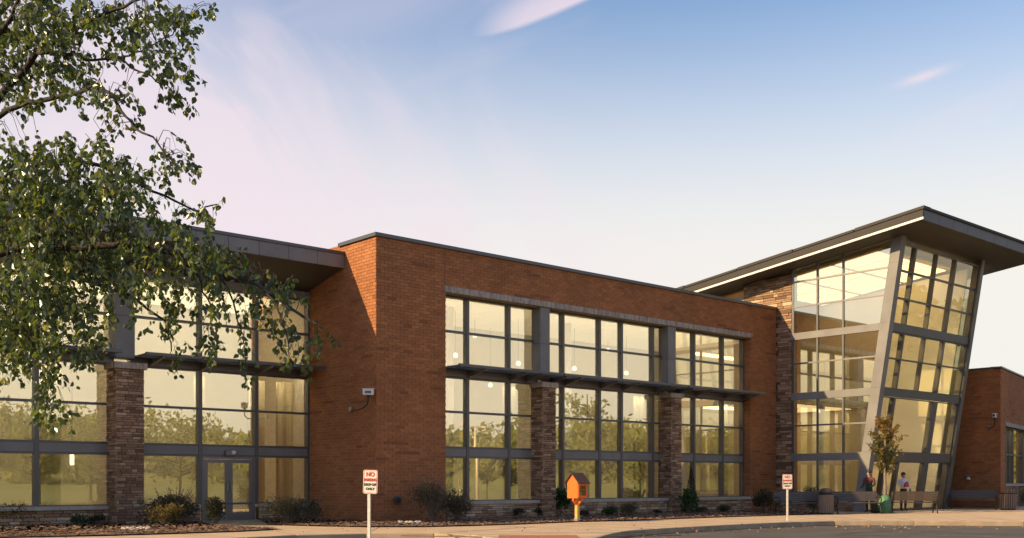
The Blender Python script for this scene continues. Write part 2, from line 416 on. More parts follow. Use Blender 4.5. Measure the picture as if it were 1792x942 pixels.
# loose bark chips along both beds
def scatter_chips(poly, n, name, label):
    xs = [p[0] for p in poly]; ys = [p[1] for p in poly]; b = MB()
    def inside(x, y):
        r = False; j = len(poly) - 1
        for i in range(len(poly)):
            (xi, yi), (xj, yj) = poly[i], poly[j]
            if (yi > y) != (yj > y) and x < (xj - xi) * (y - yi) / (yj - yi) + xi: r = not r
            j = i
        return r
    k = 0
    while k < n:
        x, y = random.uniform(min(xs), max(xs)), random.uniform(min(ys), max(ys))
        if not inside(x, y): continue
        k += 1; s = random.uniform(.02, .06); a = random.uniform(0, 6.28); t = Vector((math.cos(a), math.sin(a), random.uniform(-.3, .3))) * s
        u = Vector((-math.sin(a), math.cos(a), random.uniform(-.6, .6))) * s * .4; p = Vector((x, y, .035 + random.random() * .03)); b.t = random.random()
        b.face([p - t - u, p + t - u, p + t + u, p - t + u])
    o = b.build(name, 'mulch_chip', kind='stuff'); o['label'] = label; o['category'] = 'mulch'
scatter_chips(bedA, 5000, 'mulch_chips', 'loose red brown bark chips over the bed before the glazed wing')
scatter_chips(bedB, 7000, 'mulch_chips', 'loose dark bark chips over the bed along the long brick front')
# red tactile paving of the dropped kerb
tp = bpy.data.objects.new('tactile_paving', None); col.objects.link(tp); tp['kind'] = 'structure'
c0 = G(872, 941); c1 = G(985, 941); c2 = G(925, 932.5)
ax = (c1 - c0).normalized(); ay = Vector((-ax.y, ax.x, 0)); S_ = .305; nx = 6; ny = 5
for i in range(nx):
    for j in range(ny):
        p = c0 + ax * (i * S_) + ay * (j * S_ - .6)
        b = MB(); b.obox(frame(p, ax, ay, (0, 0, 1)), .004, S_ - .004, .004, S_ - .004, 0, .010)
        o = b.build('tile', 'red_tile', tp)
# tar-sealed cracks on the road
def crack(pts, w):
    b = MB(); q = [G(x, y, -.146) for x, y in pts]; fine = []
    for i in range(len(q) - 1):
        for k in range(6):
            p = q[i].lerp(q[i + 1], k / 6); fine.append(p + Vector((random.gauss(0, .05), random.gauss(0, .05), 0)))
    fine.append(q[-1])
    for i in range(len(fine) - 1):
        t = (fine[i + 1] - fine[i]).normalized(); n = Vector((-t.y, t.x, 0)); a_ = w * random.uniform(.5, 1.4)
        b.face([fine[i] - n * a_, fine[i + 1] - n * a_, fine[i + 1] + n * a_, fine[i] + n * a_])
    o = b.build('road_crack', 'tar'); o['kind'] = 'structure'
crack([(1470, 934), (1540, 931), (1580, 929), (1640, 929.5)], .05)
crack([(1600, 931), (1700, 935), (1792, 937), (1900, 938)], .045)
crack([(1440, 938), (1520, 937), (1600, 939)], .03)
crack([(1100, 936), (1240, 932), (1400, 930)], .02)

# ------------------------------------------------------------------ the building
H = 9.0
B = empty('civic_building', (0, 0, 0), world=True)
tag(B, 'long red brick and glass public building with a leaning glass entrance tower', 'building')

brick_list, stone_list = [], []           # (distance, frame-matrix, size, tone, full)
def brick_field(parent, F, w, h, holes=(), u_first=0.0, bond=0, cull=None):
    Lb, Hb, J = .305, .1016, .011
    rows = int(round(h / Hb))
    dark_run = 0
    for r in range(rows):
        v0 = r * Hb + J / 2; v1 = (r + 1) * Hb - J / 2
        if v1 > h: v1 = h
        u = -Lb * (.5 if (r + bond) % 2 else 0) + u_first
        while u < w - .01:
            a, c = max(u + J / 2, 0), min(u + Lb - J / 2, w)
            u += Lb
            if c - a < .03: continue
            segs = [(a, c)]
            for (hu0, hu1, hv0, hv1) in holes:
                if v1 > hv0 + .02 and v0 < hv1 - .02:
                    ns = []
                    for (p, q) in segs:
                        if q <= hu0 or p >= hu1: ns.append((p, q)); continue
                        if p < hu0 - .03: ns.append((p, hu0))
                        if q > hu1 + .03: ns.append((hu1, q))
                    segs = ns
            if dark_run > 0: dark_run -= 1; tone = random.uniform(.02, .13)
            else:
                tone = random.uniform(.16, .95)
                if random.random() < .018: dark_run = random.choice((0, 0, 1, 1, 2)); tone = random.uniform(.02, .12)
            for (p, q) in segs:
                if cull and not cull(p, q, v0, v1): continue
                cpos = F[0] + F[1] * ((p + q) / 2) + F[2] * ((v0 + v1) / 2)
                full = abs((q - p) - (Lb - J)) < 1e-4
                brick_list.append(((cpos - CAM).length, F, (p, q, v0, v1), tone, full, parent))
def stone_field(parent, F, w, h, lmin=.16, lmax=.52, hmin=.05, hmax=.12, bias=0, cull=None, proud=.035):
    v = 0.0
    while v < h - .02:
        hh = random.uniform(hmin, hmax)
        if v + hh > h - .03: hh = h - v
        u = -random.uniform(0, lmin)
        while u < w - .01:
            l = random.uniform(lmin, lmax)
            if u + l > w - .08: l = w - u
            a, c = max(u, 0), min(u + l, w); u += l
            if c - a < .03: continue
            tone = min(1, max(.01, random.betavariate(1.7, 2.2) + bias))
            if cull and not cull(a, c, v, v + hh): continue
            cpos = F[0] + F[1] * ((a + c) / 2) + F[2] * (v + hh / 2)
            stone_list.append(((cpos - CAM).length, F, (a + .005, c - .005, v + .005, v + hh - .005), tone, random.uniform(.008, proud), parent))
        v += hh
X_, Y_, Z_ = Vector((1, 0, 0)), Vector((0, 1, 0)), Vector((0, 0, 1))

# opening of the long front
OX0, OX1, OZ0, OZ1 = 2.755, 19.59, .50, 7.52
XE = 21.46
def part(name, m, boxes, parent=None, bevel=0, smooth=False):
    b = MB()
    for q in boxes: b.box(*q)
    return b.build(name, m, parent or B, bevel=bevel, smooth=smooth)
# backing of the long front and of its return
wf = part('brick_wall', 'mortar', [(0.006, OX0 - .006, .006, .45, 0, H), (OX1 + .006, XE, .006, .45, 0, H), (OX0 - .006, OX1 + .006, .006, .45, OZ1 + .006, H),
                                   (OX0 - .006, OX1 + .006, .03, .45, 0, OZ0 - .02)])
wr = part('brick_wall', 'mortar', [(.006, .30, .46, 4.3, 0, H - .02)])
brick_field(wf, frame((0, 0, 0), X_, Z_, -Y_), XE, H, [(OX0, OX1, 0, OZ1)])
brick_field(wr, frame((0, 4.06, 0), -Y_, Z_, -X_), 4.06, H, bond=1, u_first=-.1)
# reveals of the opening (faces turned to the street side)
wv = part('brick_wall', 'mortar', [(OX1 + .007, OX1 + .2, .451, .62, .4, OZ1 + .1)])
brick_field(wv, frame((OX1, 0, 0), Y_, Z_, -X_), .42, OZ1, bond=1, u_first=-.12)
# coping
cp = part('coping', 'coping', [(-.07, XE + .05, -.07, .5, H + .002, H + .06), (-.07, .36, .5, 2.06, H + .002, H + .06)])
part('coping_drip', 'coping', [(-.085, XE + .06, -.085, -.055, H - .055, H + .045), (-.085, -.055, -.055, 2.07, H - .055, H + .045), (-.085, .36, 2.045, 2.075, H - .055, H + .045)])
# vertical control joint
part('control_joint', 'stone_mortar', [(2.69, 2.705, -.013, 0.0, OZ1 + .23, H - .06)])
# lintel in lengths
nl = 7; LX0, LX1 = 2.66, 19.66
for i in range(nl):
    a = LX0 + (LX1 - LX0) * i / nl; c = LX0 + (LX1 - LX0) * (i + 1) / nl
    part('lintel', 'limestone', [(a + .004, c - .004, -.06, .44, OZ1, OZ1 + .2)], bevel=.01)
# sill lengths and stone base
def sill_run(x0, x1, yf, z0, z1, yb):
    n = max(1, round((x1 - x0) / 1.5))
    for i in range(n):
        a = x0 + (x1 - x0) * i / n; c = x0 + (x1 - x0) * (i + 1) / n
        part('sill', 'sill_stone', [(a + .004, c - .004, yf, yb, z0, z1)], bevel=.008)
PIERS = [(6.95, 7.62), (14.0, 14.66)]
for a, c in ((OX0 - .05, PIERS[0][0] - .003), (PIERS[0][1] + .003, PIERS[1][0] - .003), (PIERS[1][1] + .003, OX1 + .06)):
    sill_run(a, c, -.09, .50, .615, .42)
    bw = part('stone_base', 'stone_mortar', [(a + .05, c - .06, -.02, .02, 0, .495)])
    stone_field(bw, frame((a + .05, -.02, 0), X_, Z_, -Y_), c - a - .11, .495, bias=.22)
def pier(x0, x1, y0, y1, ztop, capn='pier_cap'):
    p = part('stone_pier', 'stone_mortar', [(x0 + .02, x1 - .02, y0 + .02, y1, 0, ztop)])
    stone_field(p, frame((x0, y0 + .02, 0), X_, Z_, -Y_), x1 - x0, ztop, hmin=.045, hmax=.11, lmax=.42)
    stone_field(p, frame((x0 + .02, y1, 0), -Y_, Z_, -X_), y1 - y0 + .01, ztop, hmin=.045, hmax=.11, lmax=.42)
    part(capn, 'limestone', [(x0 - .07, x1 + .07, y0 - .07, y1 - .002, ztop + .002, ztop + .19)], p, bevel=.012)
    return p
for a, c in PIERS: pier(a, c, -.2, .42, 4.62)
for a, c in ((7.05, 7.52), (14.08, 14.55)):
    part('column_panel', 'metal_panel', [(a, c, .02, .43, 4.95, 6.2), (a, c, .02, .43, 6.206, OZ1 - .004)], bevel=.006)

# --- curtain walls --------------------------------------------------------
def curtain(F, us, vs, label=None, mw=.11, tw=.07, depth=(-.16, .07), skip=(), wide={}, m='metal_dark', spandrel=None, sm='metal_panel', frame_bot=True, pane_m='glass', thin=()):
    """us, vs: positions of mullions and transoms in frame F; skip: (i, j) cells left open; spandrel: index j of a solid band"""
    n0, n1 = depth; w = MB()
    w.obox(F, us[0], us[-1], vs[0] - .03, vs[0] + .03, n0, n1 - .012)
    win = w.build('window', m, B)
    MB().obox(F, us[0], us[-1], vs[-1] - .05, vs[-1], n0 + .002, n1 - .014).build('window_head', m, win)
    for i, u in enumerate(us):
        q = (wide.get(i, mw)) / 2
        u0, u1 = (u, u + q) if i == 0 else ((u - q, u) if i == len(us) - 1 else (u - q, u + q))
        MB().obox(F, u0, u1, vs[0] + .031, vs[-1] - .051, n0 - .004, n1).build('mullion', m, win)
    for j in range(len(vs) - 1):
        for i in range(len(us) - 1):
            if (i, j) in skip: continue
            if spandrel is not None and j == spandrel:
                MB().obox(F, us[i] + mw / 2, us[i + 1] - mw / 2, vs[j], vs[j + 1], -.08, .045).build('spandrel', sm, win)
                continue
            t = 0.0035
            tl = random.gauss(0, .0012); tt = random.gauss(0, .0012)
            O, U, V, N = F
            U2 = (U + N * tl).normalized(); V2 = (V + N * tt).normalized()
            pane = MB(); du, dv = us[i + 1] - us[i], vs[j + 1] - vs[j]
            pane.obox((O + U * us[i] + V * vs[j], U2, V2, N), .02, du - .02, .02, dv - .02, -.043, -.043 + t * 3)
            pane.build('pane', pane_m, win)
        if 0 < j:
            prev_sp = spandrel is not None and (j == spandrel or j == spandrel + 1)
            for i in range(len(us) - 1):
                if (i, j) in skip and (i, j - 1) in skip: continue
                a = us[i] + mw / 2; c = us[i + 1] - mw / 2
                q = tw / 2
                MB().obox(F, a, c, vs[j] - q, vs[j] + q, n0 + .01, n1 - .02).build('transom', m, win)
    return win
def px_to_x(px, y):
    k = (px - 896) / 1850
    d = (y - CAM.y) / (ST - k * CT)
    return CAM.x + d * (k * ST + CT)
GY = .42
xs_low = [px_to_x(p, GY) for p in (817, 889.5, 984, 1048, 1086.5, 1141, 1213.5, 1263.5)]
us_all = [OX0 + .003] + xs_low + [OX1 - .003]
Fm = frame((0, GY, 0), X_, Z_, -Y_)
bays = [(us_all[:3] + [7.2]), ([7.4] + us_all[3:7] + [14.2]), ([14.4] + us_all[7:])]
for us in bays:
    curtain(Fm, us, [.615, 2.10, 2.42, 3.62, 4.80], spandrel=1)
    curtain(Fm, us, [5.06, 6.32, OZ1 - .006])
    part('beam', 'metal', [(us[0], us[-1], GY - .12, GY + .12, 4.805, 5.028)])
# sunshade: three flat plates on brackets
def sunshade(x0, x1, yb, yf, z, brk):
    s = MB()
    s.box(x0, x1, yf, yf + .09, z - .03, z + .055)
    s.box(x0, x1, yb - .06, yb, z - .045, z + .03)
    o = s.build('sunshade', 'metal_dark', B)
    nb = 7
    for i in range(nb):
        y = yf + .11 + (yb - .09 - yf - .11) * i / (nb - 1)
        MB().hexa([(x0, y, z - .02), (x1, y, z - .02), (x1, y + .012, z - .02), (x0, y + .012, z - .02), (x0, y + .07, z + .03), (x1, y + .07, z + .03), (x1, y + .082, z + .03), (x0, y + .082, z + .03)]).build('blade', 'metal_dark', o)
    for x in brk:
        MB().prism([(x - .03, yb, z - .05), (x - .03, yf + .05, z - .034), (x - .03, yf + .05, z - .075), (x - .03, yb, z - .26)], (.06, 0, 0)).build('bracket', 'metal', o)
    return o
ZS = 5.07
sunshade(2.83, 7.55, GY - .14, -.66, ZS, us_all[1:3] + [6.6])
sunshade(7.62, 14.5, GY - .14, -.66, ZS, us_all[3:7] + [7.8, 13.8])
sunshade(14.57, 19.75, GY - .14, -.66, ZS, us_all[7:9] + [14.9, 19.4])

# round flue on the long front
fl = MB(); fc = Vector((px_to_x(697, -.1), -.012, 1.27 - 32 / 1850 * 34.2))
pr = [(fc.x + .13 * math.cos(a * math.pi / 10), fc.y, fc.z + .13 * math.sin(a * math.pi / 10)) for a in range(20)]
fl.prism(pr, (0, -.10, 0)); fo = fl.build('flue_cover', 'metal_dark', B)
fl = MB(); fl.prism([(fc.x + (q[0] - fc.x) * .72, fc.y - .101, fc.z + (q[2] - fc.z) * .72) for q in pr], (0, -.02, 0)); fl.build('flue_mouth', 'black', fo)

# --- left wing ------------------------------------------------------------
WX = -14.0; WY = 4.06
Fl = frame((0, WY, 0), X_, Z_, -Y_)
LP = (-6.88, -6.02)
mull = [-3.94, -1.98]
curtain(Fl, [-6.2, -3.94, -1.98, -.004], [.56, 2.10, 2.42, 3.58, 4.80], spandrel=1, skip=((1, 0),), mw=.12)
curtain(Fl, [-6.2, -3.94, -1.98, -.004], [5.06, 6.28, 7.46], mw=.12)
curtain(Fl, [WX, -12.9, -10.9, -8.89, -6.7], [.56, 2.10, 2.42, 3.58, 4.80], spandrel=1, mw=.13)
curtain(Fl, [WX, -12.9, -10.9, -8.89, -6.7], [5.06, 6.28, 7.46], mw=.13)
for a, c in ((WX, -6.7), (-6.2, -.004)):
    part('beam', 'metal', [(a, c, WY - .12, WY + .12, 4.805, 5.028)])
    part('head_panel', 'metal_panel', [(a, c, WY - .06, WY + .12, 7.465, 7.72)])
pier(LP[0], LP[1], WY - .72, WY + .02, 4.60)
part('column_panel', 'metal_panel', [(-6.78, -6.2, WY - .45, WY + .1, 4.95, 6.2), (-6.78, -6.2, WY - .45, WY + .1, 6.206, 7.7)], bevel=.006)
sunshade(-6.15, -.06, WY - .14, WY - 1.18, ZS - .03, [-3.94, -1.98, -5.6, -.5])
sunshade(WX, -6.85, WY - .14, WY - 1.18, ZS - .03, [-12.9, -10.9, -8.89, -7.3])
for a, c in ((WX, LP[0] - .003), (LP[1] + .003, -3.98), (-1.94, -.06)):
    sill_run(a, c, WY - .2, .44, .555, WY - .02)
    bw = part('stone_base', 'stone_mortar', [(a, c, WY - .12, WY + .12, 0, .435)])
    stone_field(bw, frame((a, WY - .12, 0), X_, Z_, -Y_), c - a, .435, bias=.15)
# double door
dr = MB(); DX0, DX1 = -3.88, -2.04
dr.box(DX0, DX0 + .06, WY - .06, WY + .08, .02, 2.065); dr.box(DX1 - .06, DX1, WY - .06, WY + .08, .02, 2.065); dr.box(DX0 + .06, DX1 - .06, WY - .06, WY + .08, 1.995, 2.065)
door = dr.build('door', 'metal', B)
mid = (DX0 + DX1) / 2
for a, c in ((DX0 + .065, mid - .004), (mid + .004, DX1 - .065)):
    q = MB(); y0, y1 = WY - .045, WY + .005; st = .13
    q.box(a, a + st, y0, y1, .03, 1.985); q.box(c - st, c, y0, y1, .03, 1.985); q.box(a + st, c - st, y0, y1, .03, .28); q.box(a + st, c - st, y0, y1, 1.87, 1.985)
    lf = q.build('door_leaf', 'metal', door)
    MB().box(a + st, c - st, WY - .025, WY - .015, .28, 1.87).build('pane', 'glass', door)
    hx = c - st / 2 if a < mid - .3 else a + st / 2
    MB().tube([(hx, y0 - .005, .95), (hx, y0 - .06, .98), (hx, y0 - .06, 1.22), (hx, y0 - .005, 1.25)], .012).build('handle', 'galvanised', door)
part('threshold', 'kerb_concrete', [(DX0 - .1, DX1 + .1, WY - .35, WY + .05, -.002, .022)])
# roof of the wing
RZ = 8.22
rb = MB(); rb.box(WX - .8, -.012, 1.86, 16, RZ + .02, RZ + .46); rb.build('roof', 'roof_brown', B)
rb = MB(); rb.hexa([(WX - .8, 1.84, RZ), (-.012, 1.84, RZ), (-.012, WY + .2, 7.70), (WX - .8, WY + .2, 7.70),
                    (WX - .8, 1.84, RZ + .018), (-.012, 1.84, RZ + .018), (-.012, WY + .2, RZ + .018), (WX - .8, WY + .2, RZ + .018)]); rb.build('soffit', 'soffit', B)
fx = [-.014 - 1.02 * i for i in range(15)]
for i in range(14):
    part('fascia_panel', 'metal_panel', [(fx[i + 1] + .012, fx[i], 1.80, 1.858, RZ - .01, RZ + .42)], bevel=.006)
part('roof_edge', 'coping', [(WX - .8, -.012, 1.765, 1.95, RZ + .425, RZ + .52)])
# closed shell behind the glass: floors, rooms, roofs
part('floor_slab', 'interior_floor', [(WX + .1, XE - .1, .56, 15.6, -.1, .03)])
part('interior_wall', 'interior_wall', [(WX, -.02, 8.4, 8.6, .03, 7.7), (-.01, .29, 4.35, 15.8, .03, 8.2), (WX, XE + .3, 15.8, 16, 0, 8.3), (WX, WX + .25, 4.4, 15.8, 0, 7.7), (.3, XE, 6.4, 6.6, .03, 8.2), (XE - .14, XE - .02, .64, 6.4, .03, 7.62), (.295, .33, .64, 6.4, .03, 7.62)])
part('ceiling', 'interior_ceiling', [(WX + .26, -.02, WY + .25, 8.4, 7.45, 7.6), (.31, XE - .02, .64, 6.4, 7.62, 7.8)])
part('main_roof', 'roof_brown', [(.31, XE - .02, .47, 16, 8.2, 8.4)])

# --- leaning tower --------------------------------------------------------
TX = XE + .05; TXR = 28.85
def yl(z): return -4.4 - .157 * (z - .8)          # outer edge of the leaning front
def zt(y): return 10.72 - .124 * (y + .85)          # underside of the roof
TVn = Vector((0, -.157, 1)).normalized()
# stone end wall standing up through the roof
sw = part('stone_wall', 'stone_mortar', [(TX, TX + .4, -.80, 1.77, 0, 10.35)])
stone_field(sw, frame((TX, 1.77, 0), -Y_, Z_, -X_), 2.57, 10.4, lmin=.2, lmax=.62, hmin=.07, hmax=.17, proud=.05, cull=lambda a, c, v0, v1: not (a < 1.5 and v1 < 8.7))
stone_field(sw, frame((TX, -.80, 0), X_, Z_, -Y_), .4, 10.4, lmin=.2, lmax=.4, hmin=.07, hmax=.17)
# lap siding further back
sd = part('siding', 'siding', [(TX + .02, TX + .3, 1.775, 7.5, 8, 9.75)])
for i in range(11):
    z = 8.45 + .12 * i
    MB().hexa([(TX - .03, 1.78, z), (TX + .02, 1.78, z), (TX + .02, 7.5, z), (TX - .03, 7.5, z), (TX, 1.78, z + .115), (TX + .02, 1.78, z + .115), (TX + .02, 7.5, z + .115), (TX, 7.5, z + .115)]).build('siding_board', 'siding', sd)
# side glazing: vertical plane X = TX, bounded by the leaning corner column
def P(y, z, n=0): return Vector((TX - n, y, z))
def slab4(name, m, quad, n0, n1, parent):
    b = MB(); b.hexa([P(*quad[0], n0), P(*quad[1], n0), P(*quad[2], n0), P(*quad[3], n0), P(*quad[0], n1), P(*quad[1], n1), P(*quad[2], n1), P(*quad[3], n1)])
    return b.build(name, m, parent)
tw_ = MB(); tw_.box(TX - .03, TX + .15, -.92, -.81, .75, 10.55); side = tw_.build('window', 'metal_dark', B)
Ycol = lambda z: yl(z) + .44
yc = [-.86, -2.1, -3.34]
bands = [(2.17, 2.50), (4.85, 5.16), (7.50, 7.80)]
zrows = [(.78, 2.17), (2.50, 3.72), (3.72, 4.85), (5.16, 6.45), (6.45, 7.50), (7.80, 8.95), (8.95, 10.05), (10.05, None)]
for (z0, z1) in zrows:
    for i in range(3):
        ya = yc[i]
        if i < 2: yb0 = yb1 = yc[i + 1]; 
        else: yb0 = Ycol(z0)
        if z1 is None:
            ta = zt(ya) - .12
            if i == 2:
                zz = 10.9; yb0, yb1 = Ycol(z0), Ycol(zz); tb = zt(yb1) - .12
            else: tb = zt(yb1) - .12
            if ta < z0 + .05: continue
        else:
            ta = tb = z1
            if i == 2: yb1 = Ycol(z1)
        if i == 2 and yb0 > ya - .1: continue
        slab4('pane', 'glass_side', [(ya - .01, z0 + .01), (yb0 + .01, z0 + .01), (yb1 + .01, tb - .01), (ya - .01, ta - .01)], .0, .012, side)
for z in (3.72, 6.45, 8.95, 10.05):
    slab4('transom', 'metal', [(-.9, z - .035), (Ycol(z - .035), z - .035), (Ycol(z + .035), z + .035), (-.9, z + .035)], -.06, .045, side)
for y in yc[1:]:
    segs = [(.78, 2.17), (2.5, 4.85), (5.16, 7.5), (7.8, zt(y) - .1)]
    for a, c in segs:
        MB().box(TX - .055, TX + .08, y - .035, y + .035, a, c).build('mullion', 'metal_dark', side)
for a, c in bands:
    slab4('band', 'metal_panel', [(-.80, a), (Ycol(a) + .006, a), (Ycol(c) + .006, c), (-.80, c)], -.12, .075, side)
slab4('head_band', 'metal_dark', [(-.8, zt(-.8) - .14), (Ycol(10.9), zt(Ycol(10.9)) - .14), (Ycol(11), zt(Ycol(11)) + .05), (-.8, zt(-.8) + .05)], -.12, .06, side)
tb_ = part('stone_base', 'stone_mortar', [(TX - .02, TX + .3, -4.2, -.83, 0, .70)])
stone_field(tb_, frame((TX - .02, -.83, 0), -Y_, Z_, -X_), 3.4, .70, bias=.1)
part('sill', 'sill_stone', [(TX - .1, TX + .25, -4.05, -.83, .70, .775)])
# corner column, leaning
def leancol(name, x0, x1, ya, yb, z0, z1, m):
    """box whose front follows the lean; ya, yb offsets behind the outer edge"""
    b = MB(); b.hexa([(x0, yl(z0) + ya, z0), (x1, yl(z0) + ya, z0), (x1, yl(z0) + yb, z0), (x0, yl(z0) + yb, z0),
                      (x0, yl(z1) + ya, z1), (x1, yl(z1) + ya, z1), (x1, yl(z1) + yb, z1), (x0, yl(z1) + yb, z1)])
    return b.build(name, m, B)
for a, c in ((0, 2.5), (2.506, 5.16), (5.166, 7.8), (7.806, 10.2), (10.206, 11.25)):
    leancol('corner_column', TX - .09, TX + .26, 0, .44, a, c, 'metal_panel')
leancol('corner_column', TXR - .26, TXR + .02, 0, .4, 0, 11.25, 'metal_dark')
# front glazing in its own leaning plane
k_ = math.sqrt(1 + .157 ** 2)
Ff = frame((0, yl(0) + .17, 0), X_, TVn, Vector((0, -1, -.157)).normalized())
Vz = lambda z: z * k_
xt = [TX + .262, 22.9, 24.75, 26.45, TXR - .262]
topz = 11.0
fr = curtain(Ff, xt, [Vz(7.82), Vz(8.85), Vz(9.95), Vz(topz)], mw=.12, pane_m='glass_front', wide={2: .07}, depth=(-.14, .07))
curtain(Ff, xt, [Vz(5.18), Vz(6.4), Vz(7.48)], mw=.12, pane_m='glass_front', wide={2: .07}, depth=(-.14, .07))
curtain(Ff, [xt[0], xt[1], xt[3], xt[4]], [Vz(2.52), Vz(4.83)], mw=.16, pane_m='glass_front', wide={2: .42}, depth=(-.14, .07))
curtain(Ff, [xt[0], xt[1], 24.0, xt[3], xt[4]], [Vz(.06), Vz(2.15)], mw=.14, pane_m='glass_front', wide={3: .42}, depth=(-.14, .07), skip=())
for a, c in bands:
    MB().obox(Ff, xt[0], xt[-1], Vz(a - .01), Vz(c + .01), -.16, .11).build('front_band', 'metal_dark', B)
# right glass side of the tower
rs = MB(); rs.hexa([(TXR, yl(.0) + .42, 0), (TXR + .03, yl(0) + .42, 0), (TXR + .03, -.5, 0), (TXR, -.5, 0), (TXR, yl(11.2) + .42, 11.2), (TXR + .03, yl(11.2) + .42, 11.2), (TXR + .03, -.5, 10.6), (TXR, -.5, 10.6)])
rs.build('window', 'glass', B)
for y in (-1.6, -3.0):
    MB().box(TXR - .04, TXR + .07, y - .04, y + .04, 0, 10.7).build('side_mullion', 'metal_dark', B)
for z in (2.3, 5.0, 7.65):
    MB().box(TXR - .05, TXR + .08, yl(z) + .43, -.5, z - .15, z + .15).build('side_band', 'metal_dark', B)
# rooms in the tower
part('interior_wall', 'interior_wall', [(TX + .42, TXR + .3, 5.0, 5.2, 0, 9.9), (TX + .1, TX + .3, 1.8, 8.3, 0, 8.0), (TXR + .04, TXR + .3, -.5, 5.2, 0, 10.2)])
MB().prism([(TXR - .40, yl(0) + .55, 0), (TXR - .40, 5, 0), (TXR - .40, 5, 9.9), (TXR - .40, yl(10.9) + .55, 10.9)], (.1, 0, 0)).build('interior_wall', 'interior_wall', B)
part('floor_slab', 'interior_floor', [(TX + .1, TXR - .05, -4.1, 4.98, -.1, .028)])
part('floor_slab', 'interior_floor', [(TX + .45, TXR - .42, -.4, 4.98, 4.85, 5.16)])
part('balcony_front', 'interior_wall', [(TX + .45, TXR - .42, -.45, -.41, 4.8, 6.1)])
# sloping roof
RX0, RX1, RY0, RY1 = 20.3, 31.4, -7.5, 8.6
def zr(y): return 11.42 - .124 * (y + 7.5)         # soffit level
def slope_box(x0, x1, y0, y1, a, c):
    b = MB(); b.hexa([(x0, y0, zr(y0) + a), (x1, y0, zr(y0) + a), (x1, y1, zr(y1) + a), (x0, y1, zr(y1) + a),
                      (x0, y0, zr(y0) + c), (x1, y0, zr(y0) + c), (x1, y1, zr(y1) + c), (x0, y1, zr(y1) + c)])
    return b
tr_ = slope_box(RX0 + .06, RX1 - .06, RY0 + .06, RY1, .0, .40).build('tower_roof', 'soffit', B)
slope_box(TX + .45, TXR - .03, -4.8, 4.98, -.10, -.004).build('wood_ceiling', 'wood_ceiling', tr_)
slope_box(RX0, RX0 + .055, RY0, RY1, .02, .115).build('edge_trim', 'white_trim', tr_)
slope_box(RX0 - .02, RX0 + .055, RY0, RY1, .12, .40).build('fascia', 'roof_brown', tr_)
for i, (a, c) in enumerate(((-7.56, -4.6), (-4.55, -1.7), (-1.65, 1.2), (1.25, 4.2), (4.25, 8.6))):
    slope_box(RX0 - .06 , RX0 + .5, a, c, .402, .52 - .02 * (i % 2)).build('roof_edge', 'roof_brown', tr_)
nf = 9
for i in range(nf):
    a = RX0 + .056 + (RX1 - RX0 - .056) * i / nf; c = RX0 + .056 + (RX1 - RX0 - .056) * (i + 1) / nf
    MB().box(a + .006, c - .006, RY0, RY0 + .055, zr(RY0) - .01, zr(RY0) + .40).build('fascia_panel', 'fascia_metal', tr_, bevel=.005)
slope_box(RX0 + .5, RX1 + .03, RY0 - .06, RY0 + .4, .402, .50).build('roof_edge', 'roof_brown', tr_)
slope_box(RX1 - .055, RX1, RY0 + .06, RY1, -.01, .40).build('fascia', 'fascia_metal', tr_)

# --- right block ----------------------------------------------------------
BX, BY0, BH = 31.75, -5.46, 6.65
part('brick_wall', 'mortar', [(BX + .006, BX + .4, BY0 + .4, 6, 0, BH)])
wb = B.children[-1]
brick_field(wb, frame((BX, 2.0, 0), -Y_, Z_, -X_), 2.0 - BY0, BH, bond=1)
fd = Vector((.974, .226, 0)).normalized(); fn = Vector((fd.y, -fd.x, 0))
Fb = frame((BX, BY0, 0), fd, Z_, fn)
WU0, WU1, WZ0, WZ1 = 1.15, 6.5, 1.05, 3.95
bb = MB()
for (u0, u1, v0, v1) in ((.115, WU0, 0, BH), (WU1, 9, 0, BH), (WU0, WU1, WZ1, BH), (WU0, WU1, 0, WZ0)): bb.obox(Fb, u0, u1, v0, v1, -.4, -.006)
wb2 = bb.build('brick_wall', 'mortar', B)
brick_field(wb2, Fb, 9.0, BH, [(WU0 - .001, WU1, -1, WZ1)], cull=lambda a, c, v0, v1: True)
MB().obox(Fb, WU0 - .08, WU1 + .08, WZ0 - .001, WZ0 + .11, -.2, .06).build('sill', 'sill_stone', B)
sb2 = MB().obox(Fb, WU0, WU1, 0, WZ0 - .003, -.1, .004).build('stone_base', 'stone_mortar', B)
stone_field(sb2, (Fb[0] + fd * WU0 + fn * .004, fd, Z_, fn), 3.2, WZ0 - .004)
MB().obox(Fb, WU0 - .06, WU1 + .06, WZ1, WZ1 + .2, -.2, .03).build('lintel', 'limestone', B)
curtain((Fb[0] - fn * .2, fd, Z_, fn), [WU0, WU0 + .95, WU0 + 1.9, WU0 + 2.85, WU1], [WZ0 + .11, 2.6, WZ1 - .003], mw=.1)
MB().obox(Fb, -.08, 9.1, BH + .002, BH + .07, -.42, .08).build('coping', 'coping', B)
part('coping', 'coping', [(BX - .08, BX + .42, BY0 + .1, 6, BH + .002, BH + .07)])
part('block_roof', 'roof_brown', [(BX + .4, 42, BY0 + 3, 8, BH - .5, BH - .3)])
bbk = MB(); bbk.box(BX + .4, 42, 7.8, 8, 0, BH - .3); bbk.box(42, 42.2, -3, 8, 0, BH); bbk.build('interior_wall', 'interior_wall', B)
# joining wall between tower and right block
part('brick_wall', 'mortar', [(TXR + .3, BX, 1.5, 1.9, 0, BH)])

